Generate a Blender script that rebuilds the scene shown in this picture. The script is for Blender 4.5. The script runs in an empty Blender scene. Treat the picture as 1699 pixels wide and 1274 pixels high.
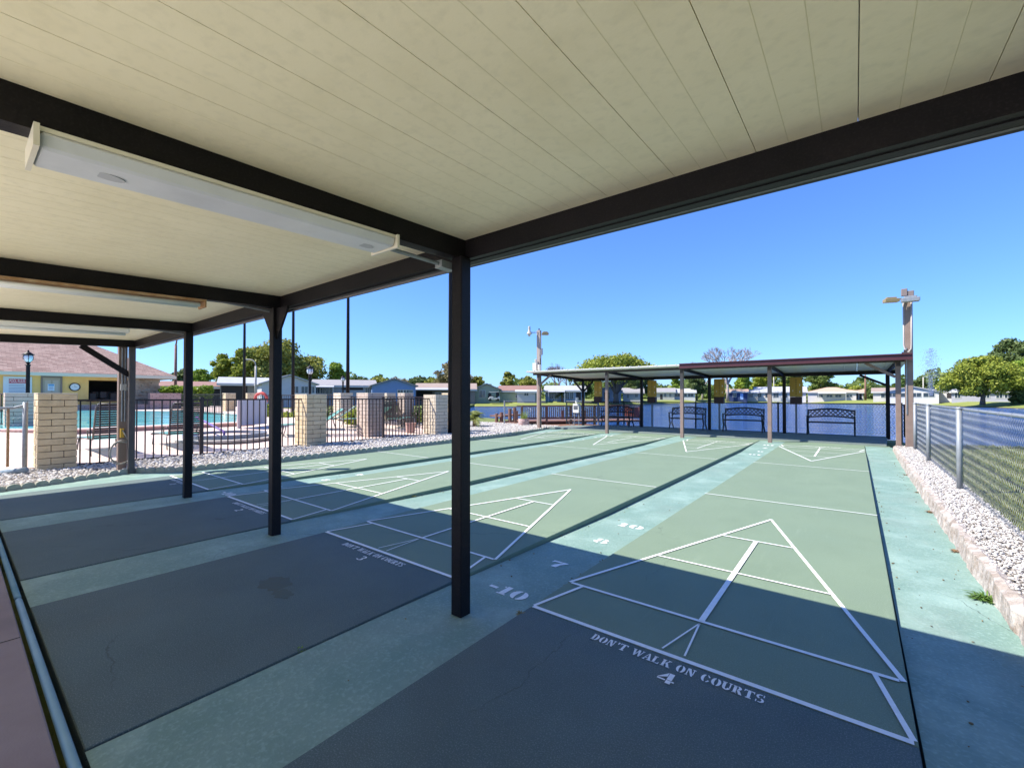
import bpy, math, random
import numpy as np
from mathutils import Vector
R = math.radians
random.seed(7); rng = np.random.default_rng(7)
S = bpy.context.scene; COL = S.collection

# ------------------------------------------------------------------ camera, sky, sun
cam = bpy.data.objects.new('camera', bpy.data.cameras.new('camera')); COL.objects.link(cam); S.camera = cam
CX, CY, CZ, YAW, PITCH, FPX, V0 = 1.646, -2.307, 1.340, R(38.02), R(0.65), 729.03, 649.6
cam.location = (CX, CY, CZ); cam.rotation_euler = (R(90) + PITCH, 0, YAW)
cam.data.sensor_width = 36; cam.data.lens = 36 * FPX / 1699; cam.data.shift_y = (V0 - 637) / 1699
cam.data.clip_start = 0.05; cam.data.clip_end = 3000
SUN_EL = R(50); SUN_DIR = Vector((-0.74, -0.67, 0)).normalized()      # horizontal direction towards the sun
w = bpy.data.worlds.new('World'); S.world = w; w.use_nodes = True
nt = w.node_tree; bg = nt.nodes['Background']
sky = nt.nodes.new('ShaderNodeTexSky'); sky.sky_type = 'NISHITA'; sky.sun_disc = False
sky.sun_elevation = SUN_EL; sky.sun_rotation = math.atan2(SUN_DIR.x, SUN_DIR.y)
sky.air_density = 1.0; sky.dust_density = 0.3; sky.ozone_density = 3.0; sky.altitude = 0
gm = nt.nodes.new('ShaderNodeGamma'); gm.inputs[1].default_value = 0.88; nt.links.new(sky.outputs[0], gm.inputs[0])
tn = nt.nodes.new('ShaderNodeMix'); tn.data_type = 'RGBA'; tn.blend_type = 'MULTIPLY'; tn.inputs[0].default_value = 1.0
nt.links.new(gm.outputs[0], tn.inputs[6]); tn.inputs[7].default_value = (0.60, 0.95, 1.62, 1); nt.links.new(tn.outputs[2], bg.inputs[0]); bg.inputs[1].default_value = 0.097
sl = bpy.data.lights.new('sun', 'SUN'); sun = bpy.data.objects.new('sun', sl); COL.objects.link(sun)
sl.energy = 5.0; sl.angle = R(0.5); sl.color = (1.0, 0.94, 0.84)
sv = Vector((SUN_DIR.x * math.cos(SUN_EL), SUN_DIR.y * math.cos(SUN_EL), math.sin(SUN_EL)))
sun.rotation_euler = sv.to_track_quat('Z', 'Y').to_euler(); sun.location = (-20, -20, 30)
S.view_settings.view_transform = 'Standard'; S.view_settings.look = 'None'
S.view_settings.exposure = 1.0; S.view_settings.gamma = 1.0
S.render.engine = 'CYCLES'
S.cycles.max_bounces = 8; S.cycles.diffuse_bounces = 5; S.cycles.transparent_max_bounces = 16

# survey helpers: the photograph's pixel grid turned into real positions
_F = Vector((-math.sin(YAW) * math.cos(PITCH), math.cos(YAW) * math.cos(PITCH), math.sin(PITCH)))
_R = Vector((math.cos(YAW), math.sin(YAW), 0)); _U = _R.cross(_F); _C = Vector((CX, CY, CZ))
def ray(u, v): return _F + _R * ((u - 849.5) / FPX) - _U * ((v - V0) / FPX)
def PD(u, v, d): return _C + ray(u, v) * d
def PA(u, v, ax, val):
    r = ray(u, v); return _C + r * ((val - _C[ax]) / r[ax])

# ------------------------------------------------------------------ materials
MATS = {}
def mat(name, c1, c2=None, rough=0.6, metal=0.0, scale=6.0, bump=0.0, bscale=None, detail=4, spec=0.4,
        speck=None, sscale=200, samt=0.25, stain=None, stscale=1.2, stamt=0.4, crack=0, scuff=None, emit=None, alpha=None, stretch=None, trans=0):
    if name in MATS: return MATS[name]
    m = bpy.data.materials.new(name); m.use_nodes = True; MATS[name] = m
    n = m.node_tree.nodes; L = m.node_tree.links; b = n['Principled BSDF']
    b.inputs['Roughness'].default_value = rough; b.inputs['Metallic'].default_value = metal
    b.inputs['Specular IOR Level'].default_value = spec
    tc = n.new('ShaderNodeTexCoord'); co = tc.outputs['Object']
    if stretch:
        mp = n.new('ShaderNodeMapping'); mp.inputs['Scale'].default_value = stretch; L.new(co, mp.inputs[0]); co = mp.outputs[0]
    def noise(sc, det=4, ro=0.6):
        t = n.new('ShaderNodeTexNoise'); t.inputs['Scale'].default_value = sc; t.inputs['Detail'].default_value = det
        t.inputs['Roughness'].default_value = ro; L.new(co, t.inputs['Vector']); return t.outputs['Fac']
    def ramp(f, a, bb):
        r = n.new('ShaderNodeMapRange'); r.inputs['From Min'].default_value = a; r.inputs['From Max'].default_value = bb; L.new(f, r.inputs['Value']); return r.outputs[0]
    def mix(fac, A, B, mode='MIX'):
        x = n.new('ShaderNodeMix'); x.data_type = 'RGBA'; x.blend_type = mode
        if isinstance(fac, float): x.inputs['Factor'].default_value = fac
        else: L.new(fac, x.inputs['Factor'])
        for k, v in (('A', A), ('B', B)):
            s = [i for i in x.inputs if i.name == k and i.type == 'RGBA'][0]
            if isinstance(v, tuple): s.default_value = (*v[:3], 1)
            else: L.new(v, s)
        return [o for o in x.outputs if o.type == 'RGBA'][0]
    col = tuple(c1)
    if c2 is not None: col = mix(ramp(noise(scale, detail), 0.3, 0.7), tuple(c1), tuple(c2))
    if stain:
        f = ramp(noise(stscale, 5, 0.65), 0.5, 0.75)
        mm = n.new('ShaderNodeMath'); mm.operation = 'MULTIPLY'; mm.inputs[1].default_value = stamt; L.new(f, mm.inputs[0])
        col = mix(mm.outputs[0], col, tuple(stain))
    if speck:
        f = ramp(noise(sscale, 2, 0.5), 0.5, 0.72)
        mm = n.new('ShaderNodeMath'); mm.operation = 'MULTIPLY'; mm.inputs[1].default_value = samt; L.new(f, mm.inputs[0])
        col = mix(mm.outputs[0], col, tuple(speck))
    if scuff:
        mp2 = n.new('ShaderNodeMapping'); mp2.inputs['Scale'].default_value = (9, .9, 1); mp2.inputs['Rotation'].default_value = (0, 0, .12); L.new(co, mp2.inputs[0])
        t = n.new('ShaderNodeTexNoise'); t.inputs['Scale'].default_value = 1.6; t.inputs['Detail'].default_value = 8; t.inputs['Roughness'].default_value = .75; L.new(mp2.outputs[0], t.inputs['Vector'])
        mm = n.new('ShaderNodeMath'); mm.operation = 'MULTIPLY'; mm.inputs[1].default_value = scuff[3]; L.new(ramp(t.outputs['Fac'], .58, .72), mm.inputs[0]); col = mix(mm.outputs[0], col, tuple(scuff[:3]))
        mm = n.new('ShaderNodeMath'); mm.operation = 'MULTIPLY'; mm.inputs[1].default_value = scuff[3]*1.2; L.new(ramp(noise(.55, 6, .7), .52, .7), mm.inputs[0]); col = mix(mm.outputs[0], col, tuple(x*.62 for x in scuff[:3]))
    if crack:
        vo = n.new('ShaderNodeTexVoronoi'); vo.feature = 'DISTANCE_TO_EDGE'; vo.inputs['Scale'].default_value = .33; 
        nn = n.new('ShaderNodeTexNoise'); nn.inputs['Scale'].default_value = 2.5; nn.inputs['Detail'].default_value = 6; L.new(co, nn.inputs['Vector'])
        vm = n.new('ShaderNodeVectorMath'); vm.operation = 'MULTIPLY_ADD'; vm.inputs[1].default_value = (.5,.5,0); L.new(nn.outputs['Color'], vm.inputs[0]); L.new(co, vm.inputs[2]); L.new(vm.outputs[0], vo.inputs['Vector'])
        f = ramp(vo.outputs['Distance'], .0022, .0); mm = n.new('ShaderNodeMath'); mm.operation = 'MULTIPLY'; L.new(f, mm.inputs[0]); L.new(ramp(noise(.9, 3), .48, .62), mm.inputs[1])
        m3 = n.new('ShaderNodeMath'); m3.operation = 'MULTIPLY'; m3.inputs[1].default_value = crack; L.new(mm.outputs[0], m3.inputs[0]); col = mix(m3.outputs[0], col, (.03,.04,.035))
    if isinstance(col, tuple): b.inputs['Base Color'].default_value = (*col[:3], 1)
    else: L.new(col, b.inputs['Base Color'])
    if bump:
        bp = n.new('ShaderNodeBump'); bp.inputs['Strength'].default_value = bump; bp.inputs['Distance'].default_value = 0.02
        L.new(noise(bscale or scale * 4, 5), bp.inputs['Height']); L.new(bp.outputs[0], b.inputs['Normal'])
    if emit: b.inputs['Emission Color'].default_value = (*emit[:3], 1); b.inputs['Emission Strength'].default_value = emit[3]
    if alpha is not None: b.inputs['Alpha'].default_value = alpha
    if trans: b.inputs['Transmission Weight'].default_value = trans
    return m

def leafmat(name, c1, c2, c3=None):
    if name in MATS: return MATS[name]
    m = bpy.data.materials.new(name); m.use_nodes = True; MATS[name] = m
    n = m.node_tree.nodes; L = m.node_tree.links; b = n['Principled BSDF']
    b.inputs['Roughness'].default_value = 0.55; b.inputs['Specular IOR Level'].default_value = 0.25
    g = n.new('ShaderNodeNewGeometry'); r = n.new('ShaderNodeValToRGB'); L.new(g.outputs['Random Per Island'], r.inputs[0])
    r.color_ramp.elements[0].color = (*c1, 1); r.color_ramp.elements[1].color = (*c2, 1)
    if c3: e = r.color_ramp.elements.new(0.8); e.color = (*c3, 1)
    L.new(r.outputs[0], b.inputs['Base Color'])
    t = n.new('ShaderNodeBsdfTranslucent'); L.new(r.outputs[0], t.inputs[0])
    x = n.new('ShaderNodeMixShader'); x.inputs[0].default_value = 0.3
    L.new(b.outputs[0], x.inputs[1]); L.new(t.outputs[0], x.inputs[2]); L.new(x.outputs[0], n['Material Output'].inputs[0])
    return m

# ------------------------------------------------------------------ mesh builder
class MB:
    def __init__(s): s.v = []; s.f = []; s.nv = 0; s.mi = []; s.cur = 0
    def add(s, vs, fs):
        s.v.append(np.asarray(vs, float).reshape(-1, 3)); s.f.append((s.nv, fs)); s.nv += len(s.v[-1]); s.mi.append(s.cur)
        return s
    def box(s, x0, x1, y0, y1, z0, z1):
        return s.add([(x0,y0,z0),(x1,y0,z0),(x1,y1,z0),(x0,y1,z0),(x0,y0,z1),(x1,y0,z1),(x1,y1,z1),(x0,y1,z1)],
              [(0,3,2,1),(4,5,6,7),(0,1,5,4),(1,2,6,5),(2,3,7,6),(3,0,4,7)])
    def cbox(s, c, d, rz=0):
        x, y, z = d[0]/2, d[1]/2, d[2]/2; ca, sa = math.cos(rz), math.sin(rz)
        vs = [(c[0]+a*x*ca-b*y*sa, c[1]+a*x*sa+b*y*ca, c[2]+e*z) for e in (-1,1) for a,b in ((-1,-1),(1,-1),(1,1),(-1,1))]
        return s.add(vs, [(0,3,2,1),(4,5,6,7),(0,1,5,4),(1,2,6,5),(2,3,7,6),(3,0,4,7)])
    def beam(s, p, q, w, h=None, up=(0,0,1)):
        h = h or w; p = Vector(p); q = Vector(q); d = (q-p).normalized(); up = Vector(up)
        if abs(d.dot(up)) > .99: up = Vector((0,1,0))
        a = d.cross(up).normalized()*w/2; b = a.cross(d).normalized()*h/2
        vs = [tuple(o+i*a+j*b) for o in (p,q) for i,j in ((-1,-1),(1,-1),(1,1),(-1,1))]
        return s.add(vs, [(0,1,2,3),(7,6,5,4),(0,4,5,1),(1,5,6,2),(2,6,7,3),(3,7,4,0)])
    def tube(s, pts, r, n=8, r2=None):
        pts = [Vector(p) for p in pts]; m = len(pts); vs = []
        rs = r if isinstance(r, (list, tuple)) else ([r]*m if r2 is None else [r+(r2-r)*i/(m-1) for i in range(m)])
        a = None
        for i, p in enumerate(pts):
            d = (pts[min(i+1,m-1)]-pts[max(i-1,0)]).normalized()
            if a is None: a = d.cross(Vector((0,0,1)) if abs(d.z) < .95 else Vector((0,1,0))).normalized()
            else: a = (a-d*a.dot(d)).normalized()
            b = d.cross(a)
            for k in range(n):
                t = 2*math.pi*k/n; vs.append(tuple(p+(a*math.cos(t)+b*math.sin(t))*rs[i]))
        fs = [(i*n+k, i*n+(k+1)%n, (i+1)*n+(k+1)%n, (i+1)*n+k) for i in range(m-1) for k in range(n)]
        fs += [tuple(range(n))[::-1], tuple(range((m-1)*n, m*n))]
        return s.add(vs, fs)
    def lathe(s, prof, c=(0,0,0), n=20):
        vs = [(c[0]+r*math.cos(2*math.pi*k/n), c[1]+r*math.sin(2*math.pi*k/n), c[2]+z) for r,z in prof for k in range(n)]
        m = len(prof); fs = [(i*n+k, i*n+(k+1)%n, (i+1)*n+(k+1)%n, (i+1)*n+k) for i in range(m-1) for k in range(n)]
        fs += [tuple(range(n))[::-1], tuple(range((m-1)*n, m*n))]
        return s.add(vs, fs)
    def prism(s, poly, z0, z1):
        a = sum(poly[i][0]*poly[(i+1)%len(poly)][1]-poly[(i+1)%len(poly)][0]*poly[i][1] for i in range(len(poly)))
        if a < 0: poly = poly[::-1]
        n = len(poly); vs = [(x,y,z0) for x,y in poly]+[(x,y,z1) for x,y in poly]
        return s.add(vs, [tuple(range(n))[::-1], tuple(range(n,2*n))]+[(i,(i+1)%n,n+(i+1)%n,n+i) for i in range(n)])
    def quad(s, *p): return s.add(p, [tuple(range(len(p)))])
    def xform(s, f): s.v = [np.array([f(*p) for p in a]) for a in s.v]; return s
    def build(s, name, mats, parent=None, world=False, smooth=False, bevel=0):
        V = np.concatenate(s.v)
        if parent is not None and world: V = V-np.array(parent.location)
        me = bpy.data.meshes.new(name); fs = []; mi = []
        for (o, F), k in zip(s.f, s.mi):
            for f in F: fs.append(tuple(i+o for i in f)); mi.append(k)
        me.from_pydata(V.tolist(), [], fs)
        for m in (mats if isinstance(mats, (list, tuple)) else [mats]): me.materials.append(m)
        if any(mi): me.polygons.foreach_set('material_index', mi)
        if smooth: me.shade_smooth()
        me.update()
        o = bpy.data.objects.new(name, me); COL.objects.link(o)
        if parent is not None: o.parent = parent
        if bevel:
            b = o.modifiers.new('bevel', 'BEVEL'); b.width = bevel; b.segments = 1; b.limit_method = 'ANGLE'
        return o
def npmesh(name, V, F, m, parent=None):
    """big meshes from arrays; F is (n,k)"""
    me = bpy.data.meshes.new(name); n, k = F.shape
    me.vertices.add(len(V)); me.vertices.foreach_set('co', V.astype(np.float32).ravel())
    me.loops.add(n*k); me.loops.foreach_set('vertex_index', F.astype(np.int32).ravel())
    me.polygons.add(n); me.polygons.foreach_set('loop_start', np.arange(0, n*k, k, dtype=np.int32))
    me.update(calc_edges=True); me.materials.append(m)
    o = bpy.data.objects.new(name, me); COL.objects.link(o)
    if parent is not None: o.parent = parent
    return o
def tag(o, label=None, cat=None, group=None, kind=None):
    if label: o['label'] = label
    if cat: o['category'] = cat
    if group: o['group'] = group
    if kind: o['kind'] = kind
    return o
def thing(name, label, cat, loc=(0,0,0), rz=0, group=None):
    o = bpy.data.objects.new(name, None); o.empty_display_size = .2; COL.objects.link(o)
    o.location = loc; o.rotation_euler = (0,0,rz); return tag(o, label, cat, group)
def struct(name, mb, m, **k): return tag(mb.build(name, m, **k), kind='structure')
def copy_tree(o, parent=None):
    c = o.copy(); COL.objects.link(c)
    if parent is not None: c.parent = parent
    for ch in [x for x in list(COL.objects) if x.parent == o]: copy_tree(ch, c)
    return c
def dup(o, loc, rz, label):
    c = copy_tree(o); c.location = loc; c.rotation_euler = (0,0,rz); c['label'] = label; return c

# palette
M_court = mat('court_paint', (.135,.19,.125), (.16,.22,.145), rough=.75, crack=.7, scuff=(.24,.31,.22,.35), scale=2.2, bump=.25, bscale=260, speck=(.30,.37,.30), sscale=170, samt=.45, stain=(.10,.16,.12), stscale=1.1, stamt=.35)
M_stand = mat('stand_paint_shaded', (.062,.098,.098), (.086,.126,.124), rough=.8, crack=.7, scuff=(.13,.16,.15,.35), scale=1.6, bump=.3, bscale=240, speck=(.24,.28,.27), sscale=170, samt=.55, stain=(.10,.11,.09), stscale=1.4, stamt=.4)  # standing pad tone, its colour darkened and blued further for the roof's shade
M_lane = mat('lane_paint', (.14,.235,.195), (.195,.29,.245), rough=.65, crack=.8, scuff=(.30,.36,.31,.4), scale=2.5, bump=.3, bscale=60, speck=(.36,.5,.45), sscale=60, samt=.3, stain=(.34,.47,.42), stscale=1.7, stamt=.6)
M_white = mat('marking_paint', (.86,.86,.84), (.74,.76,.74), rough=.7, scale=30, bump=.2, bscale=300)
M_black = mat('black_steel', (.005,.0045,.006), (.010,.008,.010), speck=(.06,.055,.06), sscale=110, samt=.14, rough=.5, scale=5, bump=.08, bscale=60, spec=.18)
M_ceil = mat('ceiling_panel', (.89,.81,.59), (.85,.77,.55), rough=.5, scale=3.0, bump=.12, bscale=9, stain=(.68,.60,.38), stscale=2.2, stamt=.35, speck=(.70,.64,.46), sscale=26, samt=.35)
M_rib = mat('ceiling_rib', (.76,.69,.47), rough=.6)
M_dark = mat('dark_gap', (.02,.02,.018), rough=.9)
M_wfix = mat('white_enamel', (.74,.70,.60), (.68,.62,.50), rough=.4, scale=5)
M_lens = mat('acrylic_lens', (.70,.71,.74), (.60,.61,.65), rough=.35, scale=2.5, stain=(.35,.36,.38), stscale=3.0, stamt=.3)
M_rust = mat('rusty_steel', (.30,.15,.06), (.42,.30,.18), rough=.8, scale=14)
M_galv = mat('galvanised_steel', (.22,.24,.26), (.30,.32,.34), rough=.5, metal=.3, scale=12)
M_brown = mat('brown_post_paint', (.19,.135,.11), (.24,.175,.145), rough=.6, scale=6)
M_conc = mat('pale_concrete', (.42,.39,.36), (.50,.47,.43), rough=.85, scale=4, bump=.3, bscale=60, stain=(.22,.19,.15), stscale=2.5, stamt=.5)
M_pink = mat('mauve_concrete', (.22,.17,.17), (.27,.215,.21), rough=.8, scale=2, bump=.2, bscale=120, stain=(.14,.11,.11), stamt=.5)
M_slab = mat('bench_slab', (.13,.17,.16), (.18,.21,.20), rough=.85, scale=3, bump=.2, bscale=80)
M_deck = mat('pool_deck', (.60,.45,.38), (.66,.53,.46), rough=.8, scale=2.5, bump=.2, bscale=80, speck=(.25,.2,.17), sscale=25, samt=.25)
M_brick = mat('slump_block', (.56,.43,.26), (.68,.55,.36), rough=.9, scale=4, bump=.5, bscale=50, stain=(.25,.2,.13), stscale=5, stamt=.5)
M_mortar = mat('mortar', (.07,.06,.05), rough=.95)
M_iron = mat('dark_iron_fence', (.022,.014,.014), (.035,.02,.02), rough=.45, scale=9)
M_grass = mat('lawn', (.10,.14,.03), (.16,.18,.045), rough=.9, scale=1.2, bump=.6, bscale=30, speck=(.20,.17,.07), sscale=8, samt=.5)
M_farlawn = mat('far_lawn', (.16,.20,.04), (.23,.25,.06), rough=.9, scale=.25, bump=.4, bscale=4)
M_gravel = leafmat('gravel_stone', (.50,.46,.42), (.92,.90,.88), (.80,.77,.73))
M_mulch = mat('mulch', (.14,.07,.045), (.24,.13,.09), rough=.95, scale=9, bump=.8, bscale=30)
M_wood = mat('weathered_wood', (.17,.085,.06), (.25,.14,.10), rough=.8, scale=5, bump=.3, bscale=40)
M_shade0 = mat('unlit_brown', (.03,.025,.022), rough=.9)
M_bench = mat('bench_iron', (.012,.012,.014), rough=.4)

# ------------------------------------------------------------------ land and water
def land(name, poly, z, m, bottom=-1.6): return struct(name, MB().prism(poly, bottom, z), m)
shore_near = [(60,34),(22,22),(8,17.4),(5,16.0),(3.6,15.5),(2.95,15.8),(2.7,17.1),(-6.8,16.95),(-7.6,17.6),(-9.5,18.6),(-14,19.2),(-19,20.5),(-27,27),(-44,45),(-57,61)]
near_poly = [(60,-60),(60,34)]+shore_near[1:]+[(-120,130),(-400,130),(-400,-60)]
land('lawn_ground', near_poly, -0.12, M_grass)
farU = [(790,79,.0),(830,79,0),(900,79,0),(1000,90,0),(1090,108,0),(1170,126,0),(1330,126,0),(1440,102,0),(1560,86,0),(1699,66,0),(1900,50,0)]
fp = [tuple(PD(u,657,d).xy) for u,d,_ in farU]
fp = [(-60,62)]+fp+[(260,60),(500,500),(-500,900),(-420,130.5),(-120,130.5)]
fl = MB(); fp_in = []
for i, (x, y) in enumerate(fp):
    if i > len(fp)-6: break
    v = Vector((x-CX, y-CY)); q = v*(1+11/v.length); fp_in.append((CX+q.x, CY+q.y, .34))
for i in range(len(fp_in)-1):
    (x0,y0),(x1,y1) = fp[i],fp[i+1]; fl.quad((x0,y0,-.40),(x1,y1,-.40),fp_in[i+1],fp_in[i])
fl.quad(*(fp_in+[(260,60,.34),(500,500,.34),(-500,900,.34),(-420,130.5,.34),(-120,130.5,.34)]))
struct('far_lawn', fl, M_farlawn)
bank = MB()
for i in range(len(fp_in)-1):
    (x0,y0),(x1,y1) = fp[i],fp[i+1]; bank.quad((x0*.997,y0*.997,-.62),(x1*.997,y1*.997,-.62),(x1,y1,-.395),(x0,y0,-.395))
struct('far_bank', bank, mat('bank_soil', (.05,.04,.025), (.10,.08,.05), rough=.95, scale=1))
mw = bpy.data.materials.new('lake_water'); mw.use_nodes = True; n = mw.node_tree.nodes; L = mw.node_tree.links; b = n['Principled BSDF']
b.inputs['Base Color'].default_value = (.02,.085,.30,1); b.inputs['Roughness'].default_value = .1; b.inputs['IOR'].default_value = 1.33
tc = n.new('ShaderNodeTexCoord'); mp = n.new('ShaderNodeMapping'); mp.inputs['Rotation'].default_value = (0,0,R(-20)); mp.inputs['Scale'].default_value = (.6,2.2,1)
L.new(tc.outputs['Object'], mp.inputs[0])
t1 = n.new('ShaderNodeTexNoise'); t1.inputs['Scale'].default_value = 1.3; t1.inputs['Detail'].default_value = 6; t1.inputs['Roughness'].default_value = .62; L.new(mp.outputs[0], t1.inputs['Vector'])
bp = n.new('ShaderNodeBump'); bp.inputs['Strength'].default_value = 1.0; bp.inputs['Distance'].default_value = .8; t2 = n.new('ShaderNodeTexNoise'); t2.inputs['Scale'].default_value = .35; t2.inputs['Detail'].default_value = 3; L.new(mp.outputs[0], t2.inputs['Vector'])
ad = n.new('ShaderNodeMath'); ad.operation = 'MULTIPLY_ADD'; ad.inputs[1].default_value = 2.2; L.new(t2.outputs[0], ad.inputs[0]); L.new(t1.outputs[0], ad.inputs[2])
L.new(ad.outputs[0], bp.inputs['Height']); L.new(bp.outputs[0], b.inputs['Normal'])
struct('lake_water', MB().quad((-400,-80,-.5),(500,-80,-.5),(500,900,-.5),(-400,900,-.5)), mw)

# ------------------------------------------------------------------ courts
Y0, Y1 = -1.98, 13.0
XC = [0, -2.505, -5.010, -7.515]; CW = 1.829
struct('court_base', MB().box(-8.6, 2.36, Y0-.02, 13.0, -.5, -.085), mat('base_concrete', (.05,.08,.07), rough=.9))
for i, x in enumerate(XC):
    struct('court_surface', MB().box(x, x+CW, 0.0-.01, 12.0, -.2, 0), M_court, bevel=.004)
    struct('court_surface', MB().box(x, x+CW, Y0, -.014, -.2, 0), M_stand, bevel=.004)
    struct('court_surface', MB().box(x, x+CW, 12.004, Y1, -.2, 0), M_court, bevel=.004)
def lane(x0, x1):
    ys = [Y0, -.6, .6, 2.5, 10.0, 12.2, Y1]; zs = [-.006, -.008, -.028, -.062, -.062, -.012, -.006]
    m = MB(); N = 1
    for i in range(len(ys)-1):
        m.quad((x0,ys[i],zs[i]),(x1,ys[i],zs[i]),(x1,ys[i+1],zs[i+1]),(x0,ys[i+1],zs[i+1]))
    struct('court_lane', m, M_lane)
g = .012
lane(CW+g, 2.40); lane(-.676+g, -g*.3)
lane(-3.181+g, -2.505-g*.3); lane(-5.686+g, -5.010-g*.3)
lane(-8.55, -7.515-g*.3)
# painted lines and stencils
LN = MB(); ZL = .004; LW = .023
def line(x0, y0, x1, y1, w=LW, zo=0):
    d = Vector((x1-x0, y1-y0, 0)).normalized(); p = Vector((-d.y, d.x, 0))*w/2
    LN.quad((x0-p.x,y0-p.y,ZL+zo),(x0+p.x,y0+p.y,ZL+zo),(x1+p.x,y1+p.y,ZL+zo),(x1-p.x,y1-p.y,ZL+zo)[:3]) if False else LN.quad((x0+p.x,y0+p.y,ZL+zo),(x0-p.x,y0-p.y,ZL+zo),(x1-p.x,y1-p.y,ZL+zo),(x1+p.x,y1+p.y,ZL+zo))
def court_lines(x0):
    for far in (0, 1):
        def T(x, y): return (x0+x, y) if not far else (x0+CW-x, 11.887-y)
        def l(a, b, c, d, w=LW, k=0): line(*T(a,b), *T(c,d), w=w, zo=k*.0006)
        h = CW/2; e = .014
        l(e, 0, CW-e, 0, .030, 0)
        l(e, .01, .12, .45, LW, 1); l(CW-e, .01, CW-.12, .45, LW, 2)
        l(.03, .457, CW-.03, .457, .026, 3)
        l(e, .457, h, 3.2, .025, 4); l(CW-e, .457, h, 3.2, .025, 5)
        for k, y in enumerate((1.372, 2.286)):
            f = (3.2-y)/(3.2-.457)*h; l(h-f+.02, y, h+f-.02, y, .019, 6)
        l(h, .457, h, 2.286,   .034 if x0 == 0 else .023, 7)
        l(h, .42, h-.085, .03, .010, 8); l(h, .42, h+.03, .03, .010, 8)
        l(0, 4.115, CW, 4.115, .018, 9)
for x in XC: court_lines(x)
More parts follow.
